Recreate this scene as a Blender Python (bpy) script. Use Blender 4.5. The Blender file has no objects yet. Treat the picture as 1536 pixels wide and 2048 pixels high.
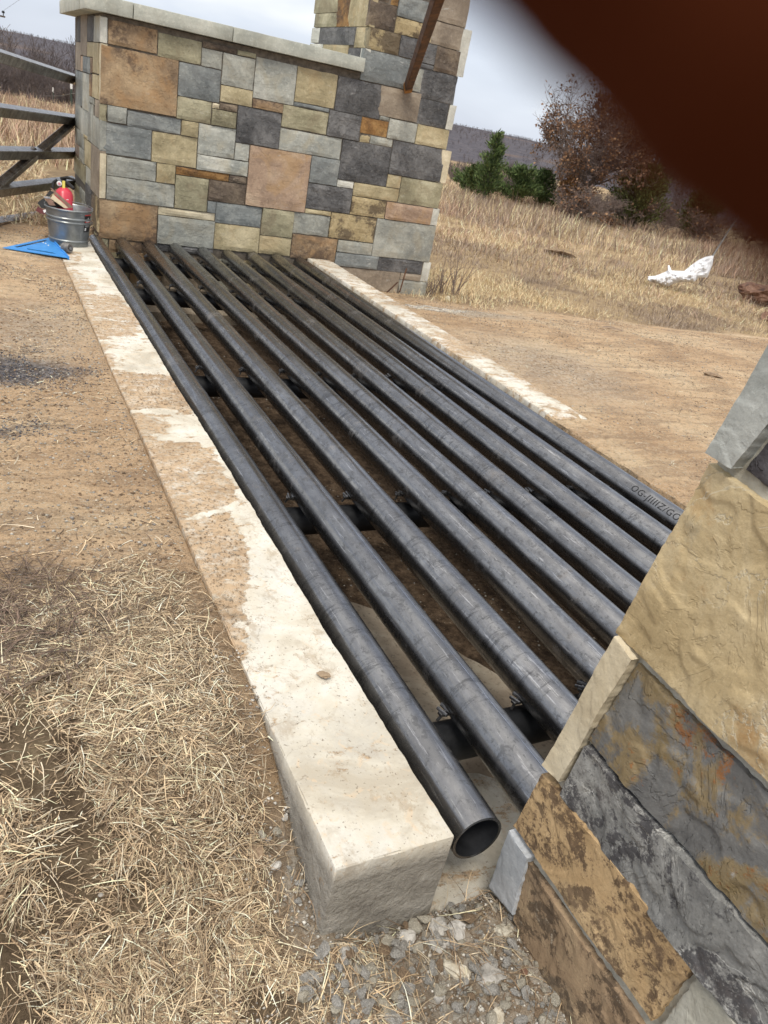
import bpy, bmesh, math, random
import numpy as np
from mathutils import Vector, Matrix, noise as mn

scene = bpy.context.scene
rng = np.random.default_rng(7)
random.seed(7)
PI = math.pi

# ------------------------------------------------------------------ camera
F_PX = 1553.22                      # focal length in pixels of the 1536 x 2048 photograph
CAMR = np.array([[0.8901777704150472, -0.04828434746439475, 0.45304763419405786],
                 [-0.4194253879568296, -0.4752159782403957, 0.7734675933497711],
                 [0.1779490966432766, -0.8785433374711583, -0.4432783811431372]])
CAMP = np.array([0.0, 0.0, 1.22])
cam_d = bpy.data.cameras.new('camera')
cam = bpy.data.objects.new('camera', cam_d)
scene.collection.objects.link(cam)
scene.camera = cam
M = Matrix.Identity(4)
for i in range(3):
    M[i][0] = CAMR[i][0]; M[i][1] = -CAMR[i][1]; M[i][2] = -CAMR[i][2]; M[i][3] = CAMP[i]
cam.matrix_world = M
cam_d.sensor_fit = 'VERTICAL'
cam_d.sensor_height = 24.0
cam_d.lens = F_PX / 2048 * 24.0
cam_d.clip_start = 0.002
cam_d.clip_end = 4000
cam_d.dof.use_dof = True
cam_d.dof.focus_distance = 2.0
cam_d.dof.aperture_fstop = 10.7       # a 1.7 mm phone aperture: only what nearly touches the lens is blurred

# ------------------------------------------------------------------ sky and sun (bright overcast)
SUN_EL, SUN_AZ = math.radians(60), math.radians(216)    # azimuth the light comes from, measured from +Y clockwise
world = bpy.data.worlds.new('World'); scene.world = world
world.use_nodes = True
nt = world.node_tree; nt.nodes.clear()
w_out = nt.nodes.new('ShaderNodeOutputWorld')
sky = nt.nodes.new('ShaderNodeTexSky'); sky.sky_type = 'NISHITA'; sky.sun_disc = False
sky.sun_elevation = SUN_EL; sky.sun_rotation = SUN_AZ
bg1 = nt.nodes.new('ShaderNodeBackground'); bg1.inputs['Strength'].default_value = 0.10
nt.links.new(sky.outputs[0], bg1.inputs[0])
tc = nt.nodes.new('ShaderNodeTexCoord')
mp = nt.nodes.new('ShaderNodeMapping'); mp.inputs['Scale'].default_value = (1.0, 1.0, 3.2)
mp.inputs['Location'].default_value = (0.35, 0.1, 0.0)
nt.links.new(tc.outputs['Generated'], mp.inputs[0])
nz = nt.nodes.new('ShaderNodeTexNoise'); nz.inputs['Scale'].default_value = 1.7
nz.inputs['Detail'].default_value = 5; nz.inputs['Roughness'].default_value = 0.5
nt.links.new(mp.outputs[0], nz.inputs['Vector'])
cr = nt.nodes.new('ShaderNodeValToRGB')
cr.color_ramp.elements[0].position = 0.38; cr.color_ramp.elements[0].color = (0.47, 0.51, 0.60, 1)
cr.color_ramp.elements[1].position = 0.62; cr.color_ramp.elements[1].color = (0.88, 0.88, 0.86, 1)
el = cr.color_ramp.elements.new(0.52); el.color = (0.60, 0.645, 0.73, 1)
nt.links.new(nz.outputs['Fac'], cr.inputs[0])
bg2 = nt.nodes.new('ShaderNodeBackground'); bg2.inputs['Strength'].default_value = 1.0
sep = nt.nodes.new('ShaderNodeSeparateXYZ'); nt.links.new(tc.outputs['Generated'], sep.inputs[0])
up = nt.nodes.new('ShaderNodeMapRange'); up.inputs['From Min'].default_value = .45; up.inputs['From Max'].default_value = 1.0
up.interpolation_type = 'SMOOTHSTEP'; up.inputs['To Max'].default_value = .9
nt.links.new(sep.outputs[2], up.inputs[0])
mc = nt.nodes.new('ShaderNodeMix'); mc.data_type = 'RGBA'; mc.inputs[7].default_value = (1.45, 1.40, 1.33, 1)   # thick white cloud overhead
nt.links.new(up.outputs[0], mc.inputs[0]); nt.links.new(cr.outputs[0], mc.inputs[6])
nt.links.new(mc.outputs[2], bg2.inputs[0])
mx = nt.nodes.new('ShaderNodeMixShader'); mx.inputs[0].default_value = 0.90
nt.links.new(bg1.outputs[0], mx.inputs[1]); nt.links.new(bg2.outputs[0], mx.inputs[2])
nt.links.new(mx.outputs[0], w_out.inputs[0])

sun_d = bpy.data.lights.new('sun', 'SUN'); sun_d.energy = 1.5; sun_d.angle = math.radians(14)
sun_d.color = (1.0, 0.93, 0.82)
sun = bpy.data.objects.new('sun', sun_d); scene.collection.objects.link(sun)
sdir = Vector((math.sin(SUN_AZ) * math.cos(SUN_EL), math.cos(SUN_AZ) * math.cos(SUN_EL), math.sin(SUN_EL)))
sun.rotation_euler = sdir.to_track_quat('Z', 'Y').to_euler()
sun.location = (0, 0, 30)

scene.view_settings.view_transform = 'Standard'
scene.view_settings.look = 'None'
scene.view_settings.exposure = 0.42
scene.view_settings.gamma = 1.0
scene.view_settings.use_curve_mapping = False
scene.cycles.max_bounces = 6
scene.cycles.diffuse_bounces = 3
scene.cycles.glossy_bounces = 3
scene.cycles.transmission_bounces = 2

# ------------------------------------------------------------------ measuring helpers
def ray(u, v): return CAMR @ np.array([u - 768.0, v - 1024.0, F_PX])
def at_z(u, v, z): r = ray(u, v); return CAMP + r * ((z - CAMP[2]) / r[2])
def at_y(u, v, y): r = ray(u, v); return CAMP + r * (y / r[1])
def at_x(u, v, x): r = ray(u, v); return CAMP + r * (x / r[0])
def at_d(u, v, d): return CAMP + ray(u, v) / F_PX * d
def zm(o, s): return lambda x, y: (o[0] + x / s, o[1] + y / s)

# ------------------------------------------------------------------ noise in numpy
_perm = np.random.default_rng(3).random((512, 512))
def vnoise(x, y, s=1.0, seed=0):
    x = np.asarray(x, float) / s + seed * 17.31 + 1000; y = np.asarray(y, float) / s + seed * 9.7 + 1000
    xi = np.floor(x).astype(int); yi = np.floor(y).astype(int)
    fx = x - xi; fy = y - yi
    fx = fx * fx * (3 - 2 * fx); fy = fy * fy * (3 - 2 * fy)
    g = lambda a, b: _perm[a % 512, b % 512]
    return (g(xi, yi) * (1 - fx) * (1 - fy) + g(xi + 1, yi) * fx * (1 - fy) + g(xi, yi + 1) * (1 - fx) * fy + g(xi + 1, yi + 1) * fx * fy)
def fbm(x, y, s, seed=0, oct=4):
    t = 0; a = 0.5; n = 0
    for k in range(oct):
        t = t + a * vnoise(x, y, s, seed + k); n += a; a *= 0.5; s *= 0.5
    return t / n
def S(t): t = np.clip(t, 0, 1); return t * t * (3 - 2 * t)

# ------------------------------------------------------------------ object helpers
def link(o): scene.collection.objects.link(o); return o
def thing(name, label, cat, loc=(0, 0, 0), group=None):
    o = link(bpy.data.objects.new(name, None)); o.location = loc
    o.empty_display_size = 0.05
    o['label'] = label; o['category'] = cat
    if group: o['group'] = group
    return o
def tag(o, label=None, cat=None, group=None, kind=None):
    if label: o['label'] = label
    if cat: o['category'] = cat
    if group: o['group'] = group
    if kind: o['kind'] = kind
    return o
def mesh_np(name, verts, faces, mat=None, parent=None, loc=None, smooth=False, col=None):
    """verts (n,3) world coordinates, faces (m,3) or (m,4) or list of lists"""
    verts = np.asarray(verts, float)
    if loc is None: loc = np.zeros(3)
    loc = np.asarray(loc, float)
    me = bpy.data.meshes.new(name)
    if isinstance(faces, np.ndarray):
        m, k = faces.shape
        me.vertices.add(len(verts)); me.vertices.foreach_set('co', (verts - loc).astype(np.float32).ravel())
        me.loops.add(m * k); me.loops.foreach_set('vertex_index', faces.astype(np.int32).ravel())
        me.polygons.add(m); me.polygons.foreach_set('loop_start', (np.arange(m) * k).astype(np.int32))
        me.update(calc_edges=True)
    else:
        me.from_pydata([tuple(v) for v in (verts - loc)], [], [tuple(f) for f in faces]); me.update()
    if smooth: me.polygons.foreach_set('use_smooth', [True] * len(me.polygons))
    if col is not None:
        at = me.color_attributes.new('tint', 'FLOAT_COLOR', 'POINT')
        c = np.ones((len(verts), 4), np.float32); c[:, :col.shape[1]] = col
        at.data.foreach_set('color', c.ravel())
    if mat: me.materials.append(mat)
    o = link(bpy.data.objects.new(name, me))
    if parent:
        o.parent = parent; o.location = Vector(loc) - Vector(root_loc(parent))
    else:
        o.location = loc
    return o
def root_loc(o):
    l = Vector(o.location)
    while o.parent: o = o.parent; l += Vector(o.location)
    return l

class MB:
    """collects shapes into one mesh (world coordinates)"""
    def __init__(s): s.v = []; s.f = []; s.n = 0
    def add(s, v, f):
        v = [tuple(a) for a in v]
        s.f += [tuple(i + s.n for i in q) for q in f]; s.v += v; s.n += len(v)
    def box(s, c, size, rot=None, bev=0.0):
        c = Vector(c); h = Vector(size) / 2; R = rot or Matrix.Identity(3)
        if bev <= 0:
            vs = [c + R @ Vector((h.x * a, h.y * b, h.z * d)) for a in (-1, 1) for b in (-1, 1) for d in (-1, 1)]
            s.add(vs, [(0, 1, 3, 2), (4, 6, 7, 5), (0, 4, 5, 1), (2, 3, 7, 6), (0, 2, 6, 4), (1, 5, 7, 3)])
        else:
            bm = bmesh.new(); bmesh.ops.create_cube(bm, size=1)
            for v in bm.verts: v.co = Vector((v.co.x * h.x * 2, v.co.y * h.y * 2, v.co.z * h.z * 2))
            bmesh.ops.bevel(bm, geom=bm.edges[:], offset=bev, segments=2, affect='EDGES', profile=0.5)
            s.bm(bm, c, R)
    def bm(s, bm, c=Vector((0, 0, 0)), R=Matrix.Identity(3)):
        bm.verts.index_update()
        s.add([c + R @ v.co for v in bm.verts], [[v.index for v in f.verts] for f in bm.faces]); bm.free()
    def tube(s, pts, rad, seg=8, caps=True):
        pts = [Vector(p) for p in pts]; n = len(pts)
        if not hasattr(rad, '__len__'): rad = [rad] * n
        rings = []; ref = None
        for i, p in enumerate(pts):
            t = (pts[min(i + 1, n - 1)] - pts[max(i - 1, 0)]).normalized()
            if ref is None:
                ref = Vector((0, 0, 1)) if abs(t.z) < .9 else Vector((1, 0, 0))
            a = (ref - t * ref.dot(t)).normalized(); ref = a
            b = t.cross(a)
            rings.append([p + (a * math.cos(2 * PI * k / seg) + b * math.sin(2 * PI * k / seg)) * rad[i] for k in range(seg)])
        vs = [v for r in rings for v in r]; fs = []
        for i in range(n - 1):
            for k in range(seg):
                fs.append((i * seg + k, i * seg + (k + 1) % seg, (i + 1) * seg + (k + 1) % seg, (i + 1) * seg + k))
        if caps:
            fs.append(tuple(range(seg))[::-1]); fs.append(tuple((n - 1) * seg + k for k in range(seg)))
        s.add(vs, fs)
    def lathe(s, c, prof, seg=40, R=Matrix.Identity(3)):
        c = Vector(c); vs = []; fs = []
        for (r, z) in prof:
            for k in range(seg):
                a = 2 * PI * k / seg; vs.append(c + R @ Vector((r * math.cos(a), r * math.sin(a), z)))
        for i in range(len(prof) - 1):
            for k in range(seg):
                fs.append((i * seg + k, i * seg + (k + 1) % seg, (i + 1) * seg + (k + 1) % seg, (i + 1) * seg + k))
        s.add(vs, fs)
    def prism(s, poly, z0, z1):
        n = len(poly); vs = [(x, y, z0) for x, y in poly] + [(x, y, z1) for x, y in poly]
        fs = [tuple(range(n))[::-1], tuple(range(n, 2 * n))] + [(i, (i + 1) % n, n + (i + 1) % n, n + i) for i in range(n)]
        s.add(vs, fs)
    def build(s, name, mat, parent=None, loc=None, smooth=False):
        v = np.array([tuple(a) for a in s.v], float)
        if loc is None: loc = (v.min(0) + v.max(0)) / 2
        o = mesh_np(name, v, s.f, mat, parent, loc)
        me = o.data
        bm = bmesh.new(); bm.from_mesh(me); bmesh.ops.recalc_face_normals(bm, faces=bm.faces); bm.to_mesh(me); bm.free()
        if smooth:
            me.polygons.foreach_set('use_smooth', [True] * len(me.polygons))
            me.set_sharp_from_angle(angle=math.radians(38))
        return o

# ------------------------------------------------------------------ material helpers
class NM:
    def __init__(s, name):
        s.m = bpy.data.materials.new(name); s.m.use_nodes = True
        s.t = s.m.node_tree; s.b = s.t.nodes['Principled BSDF']
        s.b.inputs['Roughness'].default_value = 0.85
        s.tc = s.t.nodes.new('ShaderNodeTexCoord'); s.oi = s.t.nodes.new('ShaderNodeObjectInfo')
        s._obj = None
    def l(s, a, b): s.t.links.new(a, b)
    def vec(s, scale=(1, 1, 1), rnd=True, rot=(0, 0, 0), world=False):
        m = s.t.nodes.new('ShaderNodeMapping'); m.inputs['Scale'].default_value = scale; m.inputs['Rotation'].default_value = rot
        if world:
            g = s.t.nodes.new('ShaderNodeNewGeometry'); s.l(g.outputs['Position'], m.inputs[0])
        else:
            s.l(s.tc.outputs['Object'], m.inputs[0])
        if rnd and not world:
            k = s.math('MULTIPLY', s.oi.outputs['Random'], 37.0)
            s.l(k, m.inputs['Location'])
        return m.outputs[0]
    def noise(s, v, scale, detail=4, rough=0.55, dist=0.0, out='Fac'):
        n = s.t.nodes.new('ShaderNodeTexNoise'); n.inputs['Scale'].default_value = scale; n.inputs['Detail'].default_value = detail
        n.inputs['Roughness'].default_value = rough; n.inputs['Distortion'].default_value = dist
        if v is not None: s.l(v, n.inputs['Vector'])
        return n.outputs[out]
    def voro(s, v, scale, feat='F1', out='Distance', rnd=1.0):
        n = s.t.nodes.new('ShaderNodeTexVoronoi'); n.feature = feat; n.inputs['Scale'].default_value = scale
        n.inputs['Randomness'].default_value = rnd
        s.l(v, n.inputs['Vector']); return n.outputs[out]
    def ramp(s, f, stops, interp='LINEAR'):
        r = s.t.nodes.new('ShaderNodeValToRGB'); e = r.color_ramp; e.interpolation = interp
        while len(e.elements) < len(stops): e.elements.new(0.5)
        for q, (p, c) in zip(e.elements, stops):
            q.position = p; q.color = (c, c, c, 1) if not hasattr(c, '__len__') else (*c, 1)
        s.l(f, r.inputs[0]); return r.outputs[0]
    def mix(s, f, a, b, mode='MIX'):
        n = s.t.nodes.new('ShaderNodeMix'); n.data_type = 'RGBA'; n.blend_type = mode; n.clamp_factor = True
        for val, i in ((f, 0), (a, 6), (b, 7)):
            if isinstance(val, (int, float)): n.inputs[i].default_value = val if i == 0 else (val, val, val, 1)
            elif isinstance(val, tuple): n.inputs[i].default_value = (*val, 1)
            else: s.l(val, n.inputs[i])
        return n.outputs[2]
    def math(s, op, a, b=0.5, clamp=False):
        n = s.t.nodes.new('ShaderNodeMath'); n.operation = op; n.use_clamp = clamp
        for val, i in ((a, 0), (b, 1)):
            if isinstance(val, (int, float)): n.inputs[i].default_value = val
            else: s.l(val, n.inputs[i])
        return n.outputs[0]
    def bump(s, h, strength=0.5, dist=0.01, prev=None):
        n = s.t.nodes.new('ShaderNodeBump'); n.inputs['Strength'].default_value = strength; n.inputs['Distance'].default_value = dist
        s.l(h, n.inputs['Height'])
        if prev is not None: s.l(prev, n.inputs['Normal'])
        return n.outputs[0]
    def attr(s, name='tint'):
        n = s.t.nodes.new('ShaderNodeAttribute'); n.attribute_name = name; return n
    def set(s, color=None, rough=None, metal=None, normal=None, spec=None):
        for k, val in (('Base Color', color), ('Roughness', rough), ('Metallic', metal), ('Normal', normal), ('Specular IOR Level', spec)):
            if val is None: continue
            i = s.b.inputs[k]
            if isinstance(val, tuple): i.default_value = (*val, 1)
            elif isinstance(val, (int, float)): i.default_value = val
            else: s.l(val, i)
        return s.m

def plain(name, c, rough=0.6, metal=0.0, var=0.25, scale=30):
    n = NM(name); v = n.vec()
    f = n.noise(v, scale, 5, 0.6)
    d = tuple(x * (1 - var) for x in c); e = tuple(min(1, x * (1 + var)) for x in c)
    return n.set(color=n.ramp(f, [(0.3, d), (0.7, e)]), rough=rough, metal=metal, normal=n.bump(f, 0.15, 0.003))

def sat(c, k=1.22):
    m = sum(c) / 3; return tuple(max(.01, m + (x - m) * k) for x in c)
def stone_mat(name, cols, spot=None, spot_lo=0.56, spot_hi=0.62, spot_scale=14, vein=0.0, veincol=(0.6, 0.6, 0.56), stain=None, stain_amt=0.5, scale=3.2, relief=1.0, k=1.0):
    """split slate / sandstone: cloudy base, streaks, optional lichen-like spots, pale mineral veins, rust staining"""
    n = NM(name); v = n.vec((1, 1, 1))
    cols = [sat(tuple(x * k for x in c)) for c in cols]; m_ = cols[1]; cols = [tuple(x * .88 for x in cols[0]), m_, tuple(x * 1.1 for x in cols[2])]
    a = n.noise(v, scale, 6, 0.62, 0.6)
    base = n.ramp(a, [(0.34, cols[0]), (0.5, cols[1]), (0.66, cols[2])])
    fine = n.noise(v, 70, 4, 0.7)
    base = n.mix(n.ramp(fine, [(0.35, 0.0), (0.75, 0.30)]), base, tuple(x * 0.55 for x in cols[0]))
    fine2 = n.noise(n.vec((1, 1, 1), rot=(1, 2, .4)), 34, 6, 0.75)
    base = n.mix(n.ramp(fine2, [(0.52, 0.0), (0.72, 0.35)]), base, tuple(min(1, x * 1.5) for x in cols[2]))
    if stain:
        st = n.noise(v, scale * 1.3, 5, 0.6, 1.0)
        base = n.mix(n.ramp(st, [(0.50, 0.0), (0.66, stain_amt)]), base, stain)
    if spot:
        big = n.noise(v, scale * 1.1, 3, 0.5)
        sp = n.noise(v, spot_scale, 8, 0.78)
        sm = n.math('ADD', n.math('MULTIPLY', big, 0.5), n.math('MULTIPLY', sp, 0.5))
        base = n.mix(n.ramp(sm, [(spot_lo - 0.04, 0.0), (spot_hi - 0.04, 0.85)]), base, spot)
    if vein:
        vn = n.noise(n.vec((1, 1, 2.6), rot=(.3, .7, .5)), 9, 9, 0.8, .4)
        base = n.mix(n.ramp(vn, [(0.60, 0.0), (0.67, min(1, vein * 1.1))]), base, veincol)
        base = n.mix(n.ramp(vn, [(0.33, vein * .6), (0.40, 0.0)]), base, tuple(x * .5 for x in cols[0]))
    # relief: split layers (terraced noise) + grain
    h1 = n.noise(n.vec((1, 1, 1.5), rot=(.4, .9, .2)), 6, 9, 0.68, 0.3)
    ter = n.ramp(h1, [(0.0, 0.0), (0.40, 0.25), (0.42, 0.45), (0.52, 0.5), (0.54, 0.72), (0.66, 0.78), (0.68, 1.0)])
    nb = n.bump(ter, .6 * relief, 0.014)
    nb = n.bump(fine2, 0.7 * relief, 0.006, nb)
    nb = n.bump(fine, 0.35, 0.0015, nb)
    return n.set(color=base, rough=n.ramp(a, [(0.3, 0.62), (0.7, 0.85)]), normal=nb)

ST = {
 'brown':  stone_mat('stone_brown', [(.19, .135, .09), (.32, .235, .155), (.44, .335, .225)], spot=(.10, .065, .045), spot_lo=.56, spot_hi=.64, spot_scale=16, stain=(.42, .245, .11), stain_amt=.6, vein=.25),
 'rust':   stone_mat('stone_rust', [(.12, .07, .04), (.30, .17, .075), (.43, .28, .14)], spot=(.08, .05, .03), spot_lo=.55, spot_hi=.64, relief=1.6),
 'tan':    stone_mat('stone_tan', [(.34, .29, .185), (.45, .39, .26), (.54, .475, .335)], stain=(.46, .33, .17), stain_amt=.5, vein=.35),
 'olive':  stone_mat('stone_olive', [(.245, .225, .155), (.345, .32, .225), (.45, .42, .31)], stain=(.22, .165, .10), stain_amt=.45, vein=.4),
 'grey':   stone_mat('stone_grey', [(.25, .255, .235), (.36, .365, .33), (.47, .47, .42)], stain=(.38, .33, .23), stain_amt=.4, vein=.6),
 'light':  stone_mat('stone_light', [(.36, .37, .34), (.47, .475, .43), (.58, .575, .52)], stain=(.46, .40, .27), stain_amt=.45, vein=.6, veincol=(.72, .71, .66)),
 'blue':   stone_mat('stone_blue', [(.17, .185, .185), (.25, .265, .26), (.345, .355, .335)], vein=.75, stain=(.14, .145, .145), stain_amt=.5),
 'dark':   stone_mat('stone_dark', [(.065, .065, .067), (.122, .121, .122), (.215, .212, .208)], vein=.6, veincol=(.42, .41, .40), relief=1.8),
 'darkbrown': stone_mat('stone_dark_brown', [(.07, .055, .045), (.14, .11, .085), (.25, .205, .155)], vein=.6, veincol=(.46, .40, .31), relief=1.5),
 'mottled': stone_mat('stone_mottled', [(.34, .28, .17), (.44, .36, .225), (.52, .44, .30)], spot=(.11, .08, .05), spot_lo=.52, spot_hi=.56, spot_scale=7, relief=1.3),
 'pink':   stone_mat('stone_pink', [(.34, .25, .19), (.44, .325, .245), (.52, .41, .31)], stain=(.46, .29, .14), stain_amt=.65, vein=.3),
 'cream':  stone_mat('stone_cream', [(.53, .46, .33), (.62, .55, .41), (.70, .63, .49)], relief=.6),
 'edge':   stone_mat('stone_pale_edge', [(.52, .52, .47), (.63, .625, .565), (.73, .72, .65)], relief=.4),
 'slatebrown': stone_mat('stone_slate_brown', [(.20, .165, .13), (.29, .245, .195), (.37, .32, .26)], vein=.4, relief=.8),
}
CAP = stone_mat('cap_limestone', [(.42, .43, .385), (.50, .51, .455), (.57, .57, .51)], stain=(.38, .35, .26), stain_amt=.25, relief=.35)
n_ = NM('dark_joint'); v_ = n_.vec(world=True)
JOINT = n_.set(color=n_.ramp(n_.noise(v_, 30, 4, .6), [(.3, (.08, .068, .055)), (.7, (.20, .17, .135))]), rough=0.95, normal=n_.bump(n_.noise(v_, 90, 4, .6), .5, .004))
n_ = NM('pale_mortar'); v_ = n_.vec(world=True)
MORTAR = n_.set(color=n_.ramp(n_.noise(v_, 24, 5, .65), [(.3, (.34, .32, .26)), (.7, (.60, .58, .50))]), rough=0.95, normal=n_.bump(n_.noise(v_, 120, 5, .7), .7, .005))

# ------------------------------------------------------------------ stone slab builder
def slab(quad, nrm, t, out, mat, root, tilt=0.0, name='stone', nu=4, nv=4, amp=0.004, edge=0.003, bev=0.006, gap=0.002, seed=0, terr=0.0, freq=7.0, smooth=False):
    """a split stone: quad = TL, TR, BR, BL on the wall plane; nrm points out of the wall"""
    q = [Vector(p) for p in quad]; nrm = Vector(nrm).normalized()
    cen = (q[0] + q[1] + q[2] + q[3]) / 4
    U = (q[1] - q[0]).normalized(); V = (q[3] - q[0]).normalized()
    L = min((q[1] - q[0]).length, (q[3] - q[0]).length)
    vs = []; idx = {}
    so = Vector((seed * 3.7, seed * 1.3, seed * 7.1)); tr = random.Random(seed); tu, tv = tr.uniform(-tilt, tilt), tr.uniform(-tilt, tilt)
    for j in range(nv + 1):
        for i in range(nu + 1):
            u = i / nu; v = j / nv
            p = (q[0] * (1 - u) + q[1] * u) * (1 - v) + (q[3] * (1 - u) + q[2] * u) * v
            bx = (i == 0) - (i == nu); by = (j == 0) - (j == nv)
            p = p + U * bx * gap + V * by * gap
            if bx or by:
                e = edge * mn.noise(p * 28 + so) + edge * .7 * mn.noise(p * 90 + so)
                p = p + U * bx * (abs(e) if edge else 0) + V * by * (abs(e) if edge else 0)
            d = amp * (mn.fractal(p * freq + so, 0.8, 2.1, 5))
            if terr:
                h = mn.noise(p * freq * .8 + so * 2) + .35 * mn.noise(p * freq * 3 + so)
                h = h * 3.5; fl = math.floor(h); fr = h - fl
                d += terr * (fl + min(1, fr * 6)) * .8
            d += tu * (u - .5) + tv * (v - .5)
            if bx or by: d = d * .5 - bev
            idx[i, j] = len(vs); vs.append(p + nrm * (out + d))
    fs = [(idx[i, j], idx[i, j + 1], idx[i + 1, j + 1], idx[i + 1, j]) for i in range(nu) for j in range(nv)]
    ring = [(i, 0) for i in range(nu)] + [(nu, j) for j in range(nv)] + [(i, nv) for i in range(nu, 0, -1)] + [(0, j) for j in range(nv, 0, -1)]
    b0 = len(vs)
    for r in ring: vs.append(vs[idx[r]] - nrm * (t + out))
    m = len(ring)
    for a in range(m):
        fs.append((idx[ring[a]], idx[ring[(a + 1) % m]], b0 + (a + 1) % m, b0 + a))
    o = mesh_np(name, [tuple(v) for v in vs], fs, mat, root, tuple(cen), smooth=smooth)
    if smooth: o.data.set_sharp_from_angle(angle=math.radians(50))
    bm = bmesh.new(); bm.from_mesh(o.data)
    bmesh.ops.recalc_face_normals(bm, faces=bm.faces)
    f0 = max(bm.faces, key=lambda f: f.calc_center_median().dot(nrm))
    if f0.normal.dot(nrm) < 0: bmesh.ops.reverse_faces(bm, faces=bm.faces)
    bm.to_mesh(o.data); bm.free()
    return o

def snap(rects, tol=0.028):
    """rects: list of [a0, a1, z0, z1]; bring facing edges of neighbours together"""
    for it in range(2):
        for i, A in enumerate(rects):
            for j, B in enumerate(rects):
                if i == j: continue
                ov = min(A[3], B[3]) - max(A[2], B[2])
                if ov > 0.02 and abs(A[1] - B[0]) < tol: m = (A[1] + B[0]) / 2; A[1] = B[0] = m
                ov = min(A[1], B[1]) - max(A[0], B[0])
                if ov > 0.02 and abs(A[2] - B[3]) < tol: m = (A[2] + B[3]) / 2; A[2] = B[3] = m
    return rects

# =================================================================== THE SETTING
def inpoly(x, y, poly):
    x = np.asarray(x); c = np.zeros(x.shape, bool); n = len(poly)
    for i in range(n):
        x1, y1 = poly[i]; x2, y2 = poly[(i + 1) % n]
        t = ((y1 > y) != (y2 > y)) & (x < (x2 - x1) * (y - y1) / (y2 - y1 + 1e-12) + x1)
        c ^= t
    return c
def blob(x, y, cx, cy, rx, ry): return np.clip(1 - ((x - cx) / rx) ** 2 - ((y - cy) / ry) ** 2, 0, 1)

def ground_z(x, y, fine=True):
    x = np.asarray(x, float); y = np.asarray(y, float)
    left = -0.006 - 0.19 * S((1.34 - y) / 0.58)
    right = -0.014 - 0.235 * S((y - 4.7) / 2.1) * S((x - 2.4) / .5)
    h = np.where(x < 1.6, left, right)
    behind = S((y - 6.9) / .4)
    h = np.where((x > .7) & (x < 2.9), h * (1 - behind) - .2 * behind, h)
    pit = S((x - .548) / .05) * S(((2.705 + .075 * S((y - 2.95) / .12)) - x) / .05) * S((y - .80) / .12) * S((6.95 - y) / .1)
    rub = S((x - .56) / .1) * (1 - S((y - .80) / .12)) * S((3.2 - x) / .5)
    nzz = (fbm(x, y, .55, 1) - .5) * .05 + (fbm(x, y, .12, 5, 3) - .5) * .018
    d = np.hypot(x, y)
    nzz = nzz * (1 + 2.5 * S((d - 8) / 12))
    flat = np.clip(1 - .85 * np.exp(-((x - .65) / .24) ** 2) * S((y - .6) / .3), 0, 1)
    flat = flat * np.clip(1 - .8 * np.exp(-((x - 2.8) / .3) ** 2), 0, 1)
    h = h * (1 - pit) + (-.42) * pit - .035 * rub * (1 - pit)
    h = h + nzz * flat
    far = S((d - 27) / 70)
    h = h - 6.5 * far + far * (fbm(x, y, 45, 9) - .5) * 5
    return h

def axis(lo, hi, step, far, n):
    core = np.arange(lo, hi + step / 2, step)
    t = np.linspace(0, 1, n + 1)[1:]
    out_hi = hi + (far - hi) * t ** 3.2; out_lo = lo - (far + lo) * t ** 3.2
    out_hi = np.maximum(out_hi, hi + step * np.arange(1, n + 1)); out_lo = np.minimum(out_lo, lo - step * np.arange(1, n + 1))
    return np.concatenate([out_lo[::-1], core, out_hi])
gx = axis(-1.4, 8.5, .035, 900, 60); gy = axis(-.4, 9.5, .035, 900, 60)
GX, GY = np.meshgrid(gx, gy, indexing='ij')
GZ = ground_z(GX, GY)
nxg, nyg = GX.shape
gv = np.stack([GX.ravel(), GY.ravel(), GZ.ravel()], 1)
ii = np.arange(nxg * nyg).reshape(nxg, nyg)
gf = np.stack([ii[:-1, :-1].ravel(), ii[1:, :-1].ravel(), ii[1:, 1:].ravel(), ii[:-1, 1:].ravel()], 1)
X_, Y_ = GX.ravel(), GY.ravel()
# masks: r = thatch under the dry grass, g = dark crushed gravel, b = grey rubble / dust
def meadow_mask(x, y):            # the right hand meadow starts along a wavering line
    w = (fbm(x, y, .8, 21) - .5) * .9
    line = 6.55 - .27 * (x - 4.0)
    m = S((y - line - w) / .5) * S((x - 3.2) / .6)
    m = np.maximum(m, S((np.hypot(x, y) - 9.5) / 2))
    return m * (x > 2.9)
def straw_mask(x, y):
    w = (fbm(x, y, .35, 31) - .5) * .7
    m = S((2.05 - y + w) / .55)
    return m * np.clip((.56 - x) / .12, (y < .8) * 1.0, 1) * (x < .8)
def leftfield_mask(x, y):
    w = (fbm(x, y, .6, 33) - .5) * .8
    return S((y - 6.75 - w) / .5) * (x < 2.9)
g_straw = np.maximum(np.maximum(straw_mask(X_, Y_), meadow_mask(X_, Y_)), leftfield_mask(X_, Y_))
g_dark = np.clip(1.5 * blob(X_, Y_, .05, 3.55, .42, .22) + .9 * blob(X_, Y_, .06, 2.92, .14, .09), 0, 1) * (fbm(X_, Y_, .12, 12) > .40) * (X_ < .52)
g_grey = np.clip(S((X_ - .42) / .12) * (1 - S((Y_ - .95) / .15)) + .9 * blob(X_, Y_, 3.95, 5.9, .75, .5) + .6 * blob(X_, Y_, 3.3, 4.0, .7, .9) + .5 * blob(X_, Y_, .25, 4.2, .35, .7), 0, 1)

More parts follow.
